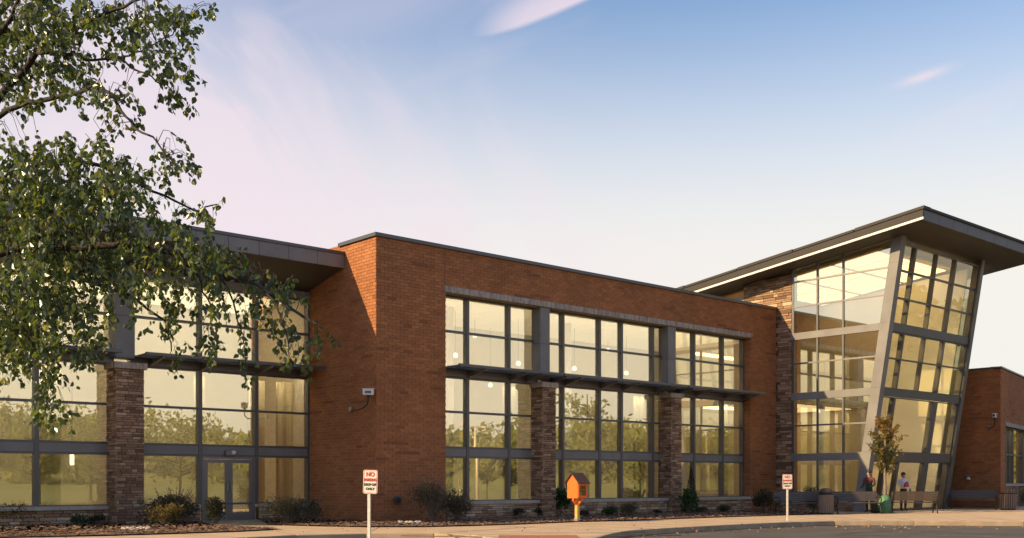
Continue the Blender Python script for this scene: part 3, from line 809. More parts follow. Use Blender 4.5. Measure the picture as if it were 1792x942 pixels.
# bricks: the nearest as pieces, the others as one joined part
brick_list.sort(key=lambda t: t[0])
bm = MB(); bm.box(-.147, .147, -.0453, .0453, -.02, .010); bmesh_ = bpy.data.meshes.new('brick'); bmesh_.from_pydata(bm.v, [], bm.f); bmesh_.materials.append(M['brick'])
n_obj = 0; joined = MB()
for (dist, F, (p, q, v0, v1), tone, full, parent) in brick_list:
    jit = random.gauss(0, .0012)
    if full and n_obj < 300:
        n_obj += 1
        o = bpy.data.objects.new('brick', bmesh_); col.objects.link(o)
        Mx = Matrix((F[1], F[2], F[3])).transposed().to_4x4()
        Mx.translation = F[0] + F[1] * ((p + q) / 2) + F[2] * ((v0 + v1) / 2) + F[3] * jit
        o.parent = parent; o.matrix_parent_inverse = Matrix(); o.matrix_local = Mx; o['tone'] = tone
        continue
    joined.t = tone; O, U, V, N = F; c = lambda u, v, n: O + U * u + V * v + N * n
    n1 = .010 + jit
    joined.hexa([c(p, v0, -.006), c(q, v0, -.006), c(q, v1, -.006), c(p, v1, -.006), c(p, v0, n1), c(q, v0, n1), c(q, v1, n1), c(p, v1, n1)], skip=(0,))
o = joined.build('brickwork', 'brick', B, kind='stuff')
stone_list.sort(key=lambda t: t[0])
stone_mesh = []
for k in range(4):
    j = lambda: random.uniform(-.06, .06)
    v = []
    for z in (-.5, .5):
        for (x, y) in ((-.5, -.5), (.5, -.5), (.5, .5), (-.5, .5)):
            v.append((x * (1 if z < 0 else .95 + j()), y * (1 if z < 0 else .9 + j()), z + (j() * 2 if z > 0 else 0)))
    me = bpy.data.meshes.new('stone'); me.from_pydata(v, [], [(3, 2, 1, 0), (4, 5, 6, 7), (0, 1, 5, 4), (1, 2, 6, 5), (2, 3, 7, 6), (3, 0, 4, 7)]); me.materials.append(M['stone']); stone_mesh.append(me)
n_obj = 0; joined = MB()
for (dist, F, (p, q, v0, v1), tone, proud, parent) in stone_list:
    if n_obj < 300:
        n_obj += 1
        o = bpy.data.objects.new('stone', random.choice(stone_mesh)); col.objects.link(o)
        th = proud + .012
        Mx = Matrix((F[1], F[2], F[3])).transposed().to_4x4()
        Mx.translation = F[0] + F[1] * ((p + q) / 2) + F[2] * ((v0 + v1) / 2) + F[3] * (th / 2 - .012)
        Mx = Mx @ Matrix.Diagonal((q - p, v1 - v0, th, 1))
        o.parent = parent; o.matrix_parent_inverse = Matrix(); o.matrix_local = Mx; o['tone'] = tone
        continue
    joined.t = tone; O, U, V, N = F; j = lambda: random.uniform(-.006, .006); c = lambda u, v, n: O + U * u + V * v + N * n
    e = .006
    joined.hexa([c(p, v0, -.012), c(q, v0, -.012), c(q, v1, -.012), c(p, v1, -.012), c(p + e, v0 + e, proud + j()), c(q - e, v0 + e, proud + j()), c(q - e, v1 - e, proud + j()), c(p + e, v1 - e, proud + j())], skip=(0,))
joined.build('stonework', 'stone', B, kind='stuff')

#@@OBJECTS
# ------------------------------------------------------------------ leaves and plants
LEAF = [(0, 0, 0), (.34, .30, .06), (.27, .66, .05), (0, 1.0, -.06), (-.27, .66, .05), (-.34, .30, .06), (0, .5, -.03)]
LEAF_F = [(0, 1, 2, 6), (6, 2, 3), (0, 6, 4, 5), (6, 3, 4)]
def rnd_dir():
    while True:
        v = Vector((random.uniform(-1, 1), random.uniform(-1, 1), random.uniform(-1, 1)))
        if .05 < v.length < 1: return v.normalized()
def leaf_matrix(p, tip, size, roll=None):
    y = tip.normalized(); a = rnd_dir(); x = (a - y * a.dot(y)).normalized(); z = x.cross(y)
    m = Matrix((x, y, z)).transposed().to_4x4() @ Matrix.Diagonal((size, size, size, 1)); m.translation = p
    return m
def add_leaf(b, m, tone):
    n = len(b.v); b.v += [tuple(m @ Vector(q)) for q in LEAF]
    for f in LEAF_F: b.f.append(tuple(n + i for i in f)); b.tone.append(tone)
def add_quad(b, p, size, tone, up=.0):
    n_ = (rnd_dir() + Vector((0, 0, up))).normalized(); a = rnd_dir(); x = (a - n_ * a.dot(n_)).normalized() * size; y = n_.cross(x) * .6
    k = len(b.v); b.v += [tuple(p - x), tuple(p + y * .9), tuple(p + x), tuple(p - y * .9)]
    b.f.append((k, k + 1, k + 2, k + 3)); b.tone.append(tone)

def shrub(name, label, c, rx, ry, h, n, m, size=.05, twigs=26, group=None, cat='shrub', cone=False, sprigs=0, lumps=5):
    c = Vector(c); root = empty(name, c); tag(root, label, cat, group)
    if not cone: rx *= 1.15; h *= 1.15; n = int(n * 1.35)
    b = MB(); t = MB()
    lob = [(random.uniform(-.5, .5) * rx, random.uniform(-.5, .5) * ry, random.uniform(.35, .75) * h, random.uniform(.45, .7)) for _ in range(lumps)]
    lob.append((0, 0, h * .42, .8))
    for i in range(n):
        if cone:
            z = random.random() ** 1.6 * h; a = random.uniform(0, 6.283); rr = (1 - z / h) ** .9 * (.75 + .25 * random.random())
            p = Vector((math.cos(a) * rr * rx, math.sin(a) * rr * ry, z + .05))
        else:
            L_ = random.choice(lob); d = rnd_dir() * (random.random() ** .4)
            p = Vector((L_[0] + d.x * rx * L_[3], L_[1] + d.y * ry * L_[3], max(.03, L_[2] + d.z * h * .5 * L_[3])))
        tip = (Vector((p.x, p.y, p.z - h * .1)).normalized() + rnd_dir() * .9)
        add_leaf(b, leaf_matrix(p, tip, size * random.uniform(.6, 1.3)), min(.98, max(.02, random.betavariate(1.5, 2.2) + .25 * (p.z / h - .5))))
    for i in range(twigs + sprigs):
        a = random.uniform(0, 6.283); L_ = random.uniform(.6, 1.05) if i < twigs else random.uniform(.95, 1.3)
        e = Vector((math.cos(a) * rx * random.uniform(.2, .9), math.sin(a) * ry * random.uniform(.2, .9), h * L_ * (.9 if not cone else .5)))
        mid_ = e * .5 + Vector((0, 0, .12 * h))
        t.tube([(e.x * .05, e.y * .05, -.02), mid_, e], [.007, .005, .002], k=4)
        if i >= twigs:
            for q in range(7):
                p = mid_.lerp(e, q / 6); add_leaf(b, leaf_matrix(p, rnd_dir() + Vector((0, 0, .4)), size * .8), random.uniform(.4, .95))
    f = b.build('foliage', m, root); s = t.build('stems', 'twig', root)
    return root

# planting along the building
shrub('ornamental_grass', 'golden sunlit clump of low shrub at the foot of the stone base', G(40, 921), .95, .5, .55, 1500, 'leaf_gold', .06, sprigs=20)
shrub('low_shrub', 'small round green shrub by the stone base, left one of two', G(139, 921.5), .24, .22, .32, 420, 'leaf_green', .045)
shrub('low_shrub', 'small round dark shrub by the stone base, right one of two', G(168, 920.5), .26, .22, .28, 420, 'leaf_dark', .045)
shrub('flowering_shrub', 'broad shrub with pale dried flower heads beside the stone pier', G(304, 919), .92, .6, .92, 2400, 'leaf_shrub', .06, sprigs=26)
shrub('flowering_shrub', 'fringe of pale tan leaves on the front of the broad shrub', G(288, 921.5), .6, .25, .55, 700, 'leaf_gold', .055, sprigs=8)
shrub('clipped_shrub', 'dark upright clipped shrub standing in front of the double door', G(378, 920), .33, .3, .78, 1100, 'leaf_dark', .05)
shrub('spreading_shrub', 'wide dark shrub right of the double door under the window sill', G(505, 917.5), .95, .45, .70, 2300, 'leaf_shrub', .05, sprigs=22)
shrub('leggy_shrub', 'thin twiggy shrub against the brick return wall', G(553, 915.5), .25, .2, .75, 260, 'leaf_dark', .045, twigs=34)
shrub('twiggy_shrub', 'large grey twiggy shrub next to the round flue on the brick front', G(758, 915.5), .85, .6, 1.12, 1500, 'leaf_shrub', .055, twigs=70, sprigs=60)
shrub('twiggy_shrub', 'grey twiggy shrub under the leftmost window of the long front', G(800, 914), .6, .5, .86, 1500, 'leaf_shrub', .055, twigs=40, sprigs=30)
shrub('mound_shrub', 'small dark mound shrub before the stone base, leftmost of three', G(884, 907), .24, .2, .28, 420, 'leaf_dark', .04)
shrub('mound_shrub', 'small dark mound shrub before the stone base, middle of three', G(911, 907), .29, .22, .33, 480, 'leaf_dark', .04)
shrub('mound_shrub', 'small dark mound shrub before the stone base, rightmost of three', G(939, 905.5), .29, .22, .33, 480, 'leaf_dark', .04)
shrub('broadleaf_plant', 'upright glossy green plant at the foot of the nearer stone pier of the long front', G(981, 904.5), .42, .3, 1.0, 420, 'leaf_green', .12, twigs=14, lumps=7)
shrub('mound_shrub', 'tiny dark shrub behind the post of the orange book box', G(1020, 905), .22, .2, .24, 300, 'leaf_dark', .04)
shrub('mound_shrub', 'low green shrub under the middle windows, left one of a pair', G(1067, 905), .42, .28, .42, 800, 'leaf_green', .045)
shrub('mound_shrub', 'wide low grey green shrub under the middle windows, right one of a pair', G(1103, 904), .60, .32, .46, 1100, 'leaf_shrub', .045)
shrub('mound_shrub', 'tiny low shrub before the stone base near the second pier', G(1151, 900.5), .18, .16, .18, 260, 'leaf_dark', .04)
shrub('conical_evergreen', 'slim dark conical evergreen beside the second stone pier', (14.98, -.42, .02), .36, .3, 1.75, 1500, 'leaf_dark', .05, cone=True)
shrub('broadleaf_plant', 'small glossy green plant at the foot of the second stone pier', G(1205, 899.5), .45, .3, .85, 320, 'leaf_green', .11, twigs=12, lumps=7)
shrub('mound_shrub', 'low dark shrub at the last window, left one of a pair', G(1232, 898.6), .26, .2, .24, 360, 'leaf_dark', .04)
shrub('mound_shrub', 'low wide dark shrub at the last window, right one of a pair', G(1266, 897.5), .5, .22, .28, 600, 'leaf_dark', .04)
shrub('round_shrub', 'round dark shrub against the brick beside the first bench', G(1336, 897.5), .55, .45, .95, 1600, 'leaf_dark', .05)
shrub('round_shrub', 'purple dark rounded bush behind the end of the first bench', D(1424, 843, 44.3) * Vector((1, 1, 0)) if False else Vector((D(1424, 843, 43.6).x, D(1424, 843, 43.6).y, .0)), .46, .4, 1.02, 1500, 'leaf_dark', .05)

def pebbles(px0, px1, py, n, label):
    b = MB()
    for i in range(n):
        p = G(random.uniform(px0, px1), py + random.gauss(0, .9), .03); s = random.uniform(.03, .075)
        b.t = random.random(); k = 7; base = len(b.v)
        pr = [(s * .8, 0), (s, s * .3), (s * .6, s * .62), (s * .1, s * .7)]
        b.lathe([(r * random.uniform(.85, 1.1), z) for r, z in pr], p, k=6, a0=random.random() * 6)
    o = b.build('pebbles', 'pebble', kind='stuff'); o['label'] = label; o['category'] = 'pebbles'
pebbles(698, 738, 914.5, 60, 'pale pebbles heaped in the mulch beside the grey twiggy shrub')
pebbles(212, 262, 925.5, 60, 'pale pebbles at the foot of the stone pier of the glazed wing')

# fallen leaves on road and walk
b = MB()
for i in range(420):
    x = random.uniform(950, 1850); e = 921 - 8 * min(1, max(0, (x - 1240) / 220)) if x > 1240 else 921 + (1240 - x) * .075
    y = e + 4 + abs(random.gauss(0, 4)); p = G(x, max(y, 917), -.14); p.z = -.14
    add_leaf(b, leaf_matrix(p, Vector((random.uniform(-1, 1), random.uniform(-1, 1), .1)), random.uniform(.03, .08)), random.random())
for i in range(160):
    p = G(random.uniform(0, 1300), random.uniform(916, 934)); p.z = .045
    add_leaf(b, leaf_matrix(p, Vector((random.uniform(-1, 1), random.uniform(-1, 1), .1)), random.uniform(.03, .07)), random.random())
o = b.build('fallen_leaves', 'fallen_leaf', kind='stuff'); o['label'] = 'dry fallen leaves strewn along the kerb and over the beds'; o['category'] = 'leaves'

# ------------------------------------------------------------------ signs
def text_mesh(s, size, m, parent, x, z, y=-.006, bold=.0, sx=1):
    cu = bpy.data.curves.new('lettering', 'FONT'); cu.body = s; cu.size = size; cu.align_x = 'CENTER'; cu.align_y = 'CENTER'; cu.extrude = .0015; cu.offset = bold
    t = bpy.data.objects.new('lettering', cu); col.objects.link(t)
    dg = bpy.context.evaluated_depsgraph_get(); me = bpy.data.meshes.new_from_object(t.evaluated_get(dg))
    bpy.data.objects.remove(t); me.materials.clear(); me.materials.append(M[m])
    o = bpy.data.objects.new('lettering', me); col.objects.link(o); o.parent = parent
    o.location = (x, y, z); o.rotation_euler = (R(90), 0, 0); o.scale = (sx, 1, 1)
def parking_sign(loc, rz, label, zg, tilt=0):
    r = empty('parking_sign', loc, rz); tag(r, label, 'sign', 'parking signs along the kerb')
    w, z0, z1 = .305, 1.03 - zg, 1.50 - zg
    po = MB(); po.box(-.032, .032, .012, .05, -.02, z1 - .02); po.build('post', 'pole_white', r, bevel=.006)
    for k in range(12):
        pass
    pb = MB(); q = .02; zz = [(-w / 2 + q, z0), (w / 2 - q, z0), (w / 2, z0 + q), (w / 2, z1 - q), (w / 2 - q, z1), (-w / 2 + q, z1), (-w / 2, z1 - q), (-w / 2, z0 + q)]
    pb.prism([(x, 0, z) for x, z in zz], (0, .008, 0)); pl = pb.build('sign_panel', 'sign_white', r); pl.rotation_euler = (0, tilt, 0)
    e = .012
    bd = MB()
    for (a, c, d_, f) in ((-w / 2 + e, w / 2 - e, z1 - e - .007, z1 - e), (-w / 2 + e, w / 2 - e, z0 + e, z0 + e + .007), (-w / 2 + e, -w / 2 + e + .007, z0 + e, z1 - e), (w / 2 - e - .007, w / 2 - e, z0 + e, z1 - e)):
        bd.box(a, c, -.004, -.001, d_, f)
    bd.build('border', 'sign_red', pl)
    zc = lambda k: z1 - (z1 - z0) * k
    text_mesh('NO', .115, 'sign_red', pl, 0, zc(.19), bold=.004)
    text_mesh('PARKING', .078, 'sign_red', pl, 0, zc(.42), bold=.004, sx=.84)
    text_mesh('DROP OFF', .07, 'sign_black', pl, 0, zc(.62), bold=.003, sx=.78)
    text_mesh('ONLY', .07, 'sign_black', pl, 0, zc(.80), bold=.003)
    for z in (z1 - .03, z0 + .03):
        MB().lathe([(.008, 0), (.008, .004), (.003, .006)], (0, 0, 0), k=8).build('bolt', 'galvanised', pl).matrix_local = Matrix.Translation((0, -.001, z)) @ Matrix.Rotation(R(90), 4, 'X')
s1 = D(645, 843, 21.0); s2 = D(1378, 843, 34.0)
view_rz = math.atan2(FWD.y, FWD.x) - R(90)
parking_sign((s1.x, s1.y, -.15), view_rz - R(16), 'white no parking sign on a tall post before the brick corner', -.15, R(1.5))
parking_sign((s2.x, s2.y, 0), view_rz - R(8), 'white no parking sign on a short post before the first bench', 0)

# ------------------------------------------------------------------ orange book box
bx = G(1010, 913.5); r = empty('book_box', (bx.x, bx.y, 0), R(3)); tag(r, 'orange house shaped book box with brown shingle roof on a yellow post', 'book box')
MB().box(-.055, .055, -.055, .055, .0, .74).build('post', 'orange_post', r, bevel=.006)
MB().box(-.075, .075, -.075, .075, 0, .12).build('post_foot', 'galvanised', r, bevel=.006)
for sx in (-1, 1):
    MB().prism([(sx * .055, -.03, .52), (sx * .055, -.03, .60), (sx * .2, -.03, .74), (sx * .2, -.03, .67)], (0, .06, 0)).build('brace', 'orange_paint', r)
MB().prism([(-.03, -.055, .52), (-.03, -.055, .60), (-.03, -.2, .74), (-.03, -.2, .67)], (.06, 0, 0)).build('brace', 'orange_paint', r)
hw, hd, zb, ze, zp = .22, .22, .745, 1.26, 1.52
bd = MB()
bd.box(-hw, hw, -hd, hd, zb, zb + .03); bd.box(-hw + .02, hw - .02, hd - .02, hd, zb + .03, ze)
for sx in (-1, 1):
    x = sx * hw; bd.prism([(x, -hd, zb + .03), (x, hd, zb + .03), (x, hd, ze), (x, 0, zp - .02), (x, -hd, ze)], (-sx * .02, 0, 0))
bd.box(-hw + .02, hw - .02, -hd, -hd + .02, ze - .06, ze)
body = bd.build('box_body', 'orange_paint', r)
df = MB(); a = hw - .02; y0 = -hd - .022; y1 = -hd - .002
df.box(-a, -a + .05, y0, y1, zb + .035, ze - .065); df.box(a - .05, a, y0, y1, zb + .035, ze - .065); df.box(-a + .05, a - .05, y0, y1, zb + .035, zb + .085); df.box(-a + .05, a - .05, y0, y1, ze - .115, ze - .065)
dfo = df.build('door_frame', 'orange_paint', r)
MB().box(-a + .05, a - .05, -hd - .013, -hd - .009, zb + .085, ze - .115).build('pane', 'glass_clear', dfo)
MB().lathe([(.014, 0), (.014, .02), (.006, .03)], (0, 0, 0), k=10).build('knob', 'galvanised', dfo).matrix_local = Matrix.Translation((a - .025, y0, 1.0)) @ Matrix.Rotation(R(90), 4, 'X')
MB().box(-hw + .021, hw - .021, -hd + .03, hd - .021, 1.01, 1.025).build('shelf', 'orange_post', r)
for zbk, n in ((zb + .032, 8), (1.027, 7)):
    x = -hw + .03
    for i in range(n):
        w_ = random.uniform(.025, .05); h_ = random.uniform(.14, .2)
        if x + w_ > hw - .03: break
        o = MB().box(x, x + w_ - .003, -.10, .10, zbk, zbk + h_).build('book', random.choice(('book_red', 'book_blue', 'book_cream', 'book_green')), None)
        o.matrix_world = Matrix.Translation(r.location) @ Matrix.Rotation(R(3), 4, 'Z'); tag(o, 'small upright book behind the glass of the orange box', 'book', 'books in the orange box'); x += w_
# roof: courses of shingles on both slopes
rf = MB(); ov = .05
for s in (-1, 1):
    rf.prism([(-hw - ov, 0, zp), (-hw - ov, s * (hd + .07), ze - .06), (-hw - ov, s * (hd + .07), ze - .035), (-hw - ov, 0, zp + .025)], (2 * (hw + ov), 0, 0))
roof = rf.build('roof', 'shingle', r)
for s in (-1, 1):
    A = Vector((0, 0, zp + .027)); E = Vector((0, s * (hd + .09), ze - .045)); dv = (E - A)
    for k in range(5):
        p, q = A + dv * (k / 5), A + dv * ((k + 1.15) / 5)
        for j in range(7):
            x0 = -hw - ov - .01 + (2 * (hw + ov) + .02) * j / 7; x1 = x0 + (2 * (hw + ov) + .02) / 7 - .004; up = Vector((0, 0, .006 + .006 * random.random()))
            MB().hexa([(x0, p.y, p.z), (x1, p.y, p.z), (x1, q.y, q.z), (x0, q.y, q.z), (x0, p.y, p.z + .006), (x1, p.y, p.z + .006), (x1, q.y, q.z + .014), (x0, q.y, q.z + .014)] if s < 0 else
                      [(x1, p.y, p.z), (x0, p.y, p.z), (x0, q.y, q.z), (x1, q.y, q.z), (x1, p.y, p.z + .006), (x0, p.y, p.z + .006), (x0, q.y, q.z + .014), (x1, q.y, q.z + .014)]).build('shingle', 'shingle', roof)

# ------------------------------------------------------------------ benches and bins
def make_bench(L=1.85):
    r = empty('park_bench', (0, 0, 0))
    for i in range(6):                                   # seat
        y = -.30 + i * .082
        MB().box(-L / 2, L / 2, y, y + .068, .425 - .004 * abs(i - 2), .455 - .004 * abs(i - 2)).build('seat_slat', 'bench_slat', r, bevel=.006)
    for i in range(5):                                   # back
        z = .50 + i * .076; y = .20 + (z - .45) * .28
        MB().hexa([(-L / 2, y, z), (L / 2, y, z), (L / 2, y + .03, z), (-L / 2, y + .03, z), (-L / 2, y + .02, z + .07), (L / 2, y + .02, z + .07), (L / 2, y + .05, z + .07), (-L / 2, y + .05, z + .07)]).build('back_slat', 'bench_slat', r)
    for x in (-L / 2 + .06, L / 2 - .06):
        f = MB()
        f.tube([(x, -.36, 0), (x, -.30, .12), (x, -.22, .30), (x, -.20, .41)], .024, k=8)
        f.tube([(x, .30, 0), (x, .24, .12), (x, .17, .30), (x, .17, .42), (x, .24, .5), (x, .36, .90)], .024, k=8)
        f.tube([(x, -.22, .30), (x, 0, .33), (x, .17, .30)], .02, k=8)
        f.tube([(x, -.31, .42), (x, .2, .415)], .02, k=8)
        f.build('leg_frame', 'bench_iron', r, smooth=True)
        MB().tube([(x, -.29, .43), (x, -.33, .58), (x, -.28, .65), (x, -.1, .66), (x, .26, .65)], .02, k=8).build('armrest', 'bench_iron', r, smooth=True)
    return r
proto = make_bench()
bench_spots = [((1398, 41.5), view_rz + R(4), 'dark slatted bench behind the short no parking sign', .03),
               ((1499, 41.8), view_rz + R(2), 'dark slatted bench between the slatted bin and the young tree', .03),
               ((1598, 42.6), view_rz + R(180 - 6), 'bench turned to the glass tower, its back slats partly in sun', .03),
               ((1703, 48.6), view_rz - R(24), 'black slatted bench standing against the brick wall by the tower', .03)]
for i, ((px, d), rz, lab, z) in enumerate(bench_spots):
    o = proto if i == 0 else copy_tree(proto); p = D(px, 843, d); o.location = (p.x, p.y, z - .03); o.rotation_euler = (0, 0, rz)
    tag(o, lab, 'bench', 'park benches before the tower')
    if i == 3: o.scale = (1.1, 1, 1)
def make_bin(slat='bin_slat', lid=True, h=.78, rad=.29):
    r = empty('litter_bin', (0, 0, 0))
    MB().lathe([(rad - .03, .03), (rad - .03, h - .03)], k=24).build('liner', 'black', r)
    MB().lathe([(rad - .06, 0), (rad - .02, .02), (rad - .02, .05)], k=24).build('foot', 'bench_iron', r)
    for i in range(22):
        a = 2 * math.pi * i / 22; U = Vector((-math.sin(a), math.cos(a), 0)); N = Vector((math.cos(a), math.sin(a), 0))
        MB().obox((N * (rad - .02), U, Z_, N), -.033, .033, .05, h, 0, .022).build('slat', slat, r)
    MB().lathe([(rad + .012, h - .02), (rad + .012, h + .02), (rad - .05, h + .03)], k=24).build('rim', 'bench_iron', r)
    if lid: MB().lathe([(rad - .02, h + .032), (rad - .03, h + .12), (rad - .10, h + .2), (rad - .2, h + .235)], k=20).build('lid', 'bin_dark', r, smooth=True)
    return r
def put(o, px, d, rz=0, z=0): p = D(px, 843, d); o.location = (p.x, p.y, z); o.rotation_euler = (0, 0, rz); return o
tag(put(make_bin(), 1445.5, 41.2, z=0), 'round tan slatted litter bin with dark domed lid between two benches', 'litter bin')
tag(put(make_bin('bench_slat', False, .72, .3), 1537, 43.0), 'round dark slatted litter bin beside the trunk of the young tree', 'litter bin')
tag(put(make_bin('bin_slat', False, .74, .34), 1764, 47.6), 'round tan slatted litter bin at the right brick corner', 'litter bin')
o = shrub('round_shrub', 'dry tangled bush behind the bin at the right brick corner', (D(1800, 843, 48).x, D(1800, 843, 48).y, 0), .6, .4, .9, 900, 'leaf_shrub', .05, twigs=50)

# ------------------------------------------------------------------ young street tree with watering bag
tp_ = D(1549, 843, 42.7); root = empty('young_tree', (tp_.x, tp_.y, 0)); tag(root, 'young street tree with orange green autumn crown before the glass tower', 'tree')
t = MB(); t.tube([(0, 0, 0), (.01, 0, .9), (-.01, .01, 1.8), (.0, 0, 2.8), (.03, 0, 4.3)], [.075, .062, .05, .03, .008], k=10)
b = MB()
for i in range(40):
    z = 1.55 + 2.3 * random.random() ** 1.15; a = random.uniform(0, 6.283); l = (.80 - .62 * abs(z - 2.35) / 1.5) * random.uniform(.55, 1.08)
    e = Vector((math.cos(a) * l, math.sin(a) * l, z + l * .75)); t.tube([(0, 0, z), e * .5 + Vector((0, 0, z * .5 + .03)), e], [.014, .009, .003], k=4)
    for q in range(62):
        k = random.uniform(.25, 1.08); p = Vector((0, 0, z)).lerp(e, k) + rnd_dir() * random.uniform(.02, .16)
        if p.z > 4.4: continue
        add_leaf(b, leaf_matrix(p, rnd_dir() + Vector((0, 0, -.5)), random.uniform(.06, .12)), min(.97, max(.03, .25 + .55 * random.random() + .25 * math.sin(p.z * 2.2 + p.x * 3))))
t.build('trunk', 'bark_grey', root, smooth=True); b.build('crown', 'leaf_autumn', root)
wb_ = MB(); wb_.lathe([(.24, .0), (.27, .10), (.265, .3), (.235, .5), (.19, .64), (.12, .72)], k=26)
for i, v in enumerate(wb_.v):
    a = math.atan2(v[1], v[0]); f = 1 + .05 * math.sin(5 * a + v[2] * 7) + .03 * math.sin(11 * a); wb_.v[i] = (v[0] * f, v[1] * f, v[2])
wo_ = wb_.build('watering_bag', 'bag_green', smooth=True); wo_.location = (tp_.x, tp_.y, .004)
tag(wo_, 'green watering bag wrapped round the trunk of the young tree', 'watering bag')
s_ = MB(); s_.tube([(.08, -.05, .70), (.10, -.06, .80), (.02, -.1, .82)], .012, k=6); o = s_.build('strap', 'sign_white', wo_)

# ------------------------------------------------------------------ people
def person(name, label, loc, rz, cols, pose, extra=None, height=1.62):
    """one skinned body; cols: list of (test(z, x, y), material)"""
    k = height / 1.70
    V_, E_, Rd = [], [], []
    def add(p, r, par=None):
        V_.append(Vector(p) * k); Rd.append(r * k)
        if par is not None: E_.append((par, len(V_) - 1))
        return len(V_) - 1
    pel = add((0, 0, .93), .155); wst = add((0, 0, 1.08), .14, pel); ch = add((0, .01, 1.28), .165, wst); nk0 = add((0, .01, 1.42), .075, ch)
    nk = add((0, -.005, 1.48), .055, nk0); hd = add((0, -.02, 1.57), .088, nk); hd2 = add((0, -.015, 1.655), .078, hd)
    ns = add((0, -.115, 1.57), .016, hd)
    for s in (-1, 1):
        hip = add((s * .09, 0, .86), .105, pel); kn = add((s * .10, pose.get('knee', -.01), .49), .068, hip); an = add((s * .10, .02, .09), .046, kn)
        add((s * .115, -.13, .04), .04, an)
        sh = add((s * .19, .01, 1.39), .066, ch); el = pose['elbow'][0 if s < 0 else 1]; ha = pose['hand'][0 if s < 0 else 1]
        e_ = add(el, .048, sh); w_ = add(ha, .032, e_); dirh = (Vector(ha) - Vector(el)).normalized()
        pm = add(Vector(ha) + dirh * .07, .034, w_)
        for f in range(4):
            off = Vector(((f - 1.5) * .019, 0, 0)); f1 = add(Vector(ha) + dirh * .12 + off, .009, pm); add(Vector(ha) + dirh * (.16 + .01 * (f in (1, 2))) + off + Vector((0, -.015, 0)), .008, f1)
        add(Vector(ha) + dirh * .07 + Vector((-s * .035, -.03, 0)), .010, w_)
    me = bpy.data.meshes.new('body'); me.from_pydata([tuple(v) for v in V_], E_, [])
    o = bpy.data.objects.new('body', me); col.objects.link(o)
    sk = o.modifiers.new('skin', 'SKIN'); o.modifiers.new('sub', 'SUBSURF').levels = 1
    if not me.skin_vertices: me.skin_vertices.new()
    for i, sv in enumerate(me.skin_vertices[0].data): sv.radius = (Rd[i], Rd[i] * (.72 if i in (0, 1, 2) else 1)); sv.use_root = (i == 0)
    dg = bpy.context.evaluated_depsgraph_get(); m2 = bpy.data.meshes.new_from_object(o.evaluated_get(dg)); bpy.data.objects.remove(o)
    m2.materials.clear(); names = [c[1] for c in cols]
    for n in names: m2.materials.append(M[n])
    for p in m2.polygons:
        c = p.center / k
        for j, (tst, _) in enumerate(cols):
            if tst(c.x, c.y, c.z): p.material_index = j; break
        p.use_smooth = True
    root = empty(name, loc, rz); tag(root, label, 'person')
    bo = bpy.data.objects.new('body', m2); col.objects.link(bo); bo.parent = root
    h = MB(); h.lathe([(.092, .0), (.103, .04), (.092, .085), (.05, .118), (.01, .125)], (0, .008, 1.60), k=16)
    h.lathe([(.06, -.06), (.085, .0), (.09, .05)], (0, .045, 1.58), k=14)
    for i, v in enumerate(h.v): h.v[i] = tuple(Vector(v) * k)
    h.build('hair', pose.get('hairm', 'hair'), root, smooth=True)
    for s in (-1, 1):
        e = MB(); e.lathe([(.002, -.008), (.009, -.004), (.009, .004), (.002, .008)], (s * .032 * k, -.103 * k, 1.60 * k), k=8); e.build('eye', 'black', root, smooth=True)
        e = MB(); e.lathe([(.004, -.03), (.013, -.01), (.014, .015), (.006, .03)], (s * .095 * k, -.01 * k, 1.575 * k), k=8); e.build('ear', 'skin', root, smooth=True)
    return root
p1 = D(1581, 843, 45.2)
person('person', 'person in pale lavender shirt and dark trousers standing behind the turned bench', (p1.x, p1.y, .0), view_rz + R(12),
       [(lambda x, y, z: z < .05, 'black'), (lambda x, y, z: z < .96, 'dark_cloth'), (lambda x, y, z: z > 1.44, 'skin'), (lambda x, y, z: z < 1.0 and abs(x) > .2, 'skin'), (lambda x, y, z: True, 'shirt')],
       {'elbow': [(-.27, -.03, 1.13), (.28, 0, 1.12)], 'hand': [(-.10, -.24, 1.16), (.27, -.10, .90)]}, height=1.66)
bg = MB(); bg.prism([(-.16, -.33, 1.02), (.04, -.33, 1.04), (.06, -.33, 1.16), (-.02, -.33, 1.28), (-.13, -.33, 1.20)], (0, .07, 0)); o = bg.build('red_bag', 'red_cloth', bevel=.02)
o.location = (p1.x, p1.y, 0); o.rotation_euler = (0, 0, view_rz + R(12)); tag(o, 'small red bag held to the chest of the person in lavender', 'bag')
p2 = D(1521, 843, 43.6)
person('person', 'person in dark green and maroon clothes standing by the leaning corner column', (p2.x, p2.y, .0), view_rz - R(50),
       [(lambda x, y, z: z < .05, 'black'), (lambda x, y, z: z < .93, 'green_cloth'), (lambda x, y, z: z > 1.44, 'skin'), (lambda x, y, z: z < 1.2, 'green_cloth'), (lambda x, y, z: True, 'maroon_cloth')],
       {'elbow': [(-.25, .0, 1.13), (.25, 0, 1.13)], 'hand': [(-.2, -.2, 1.05), (.2, -.2, 1.05)]}, height=1.72)

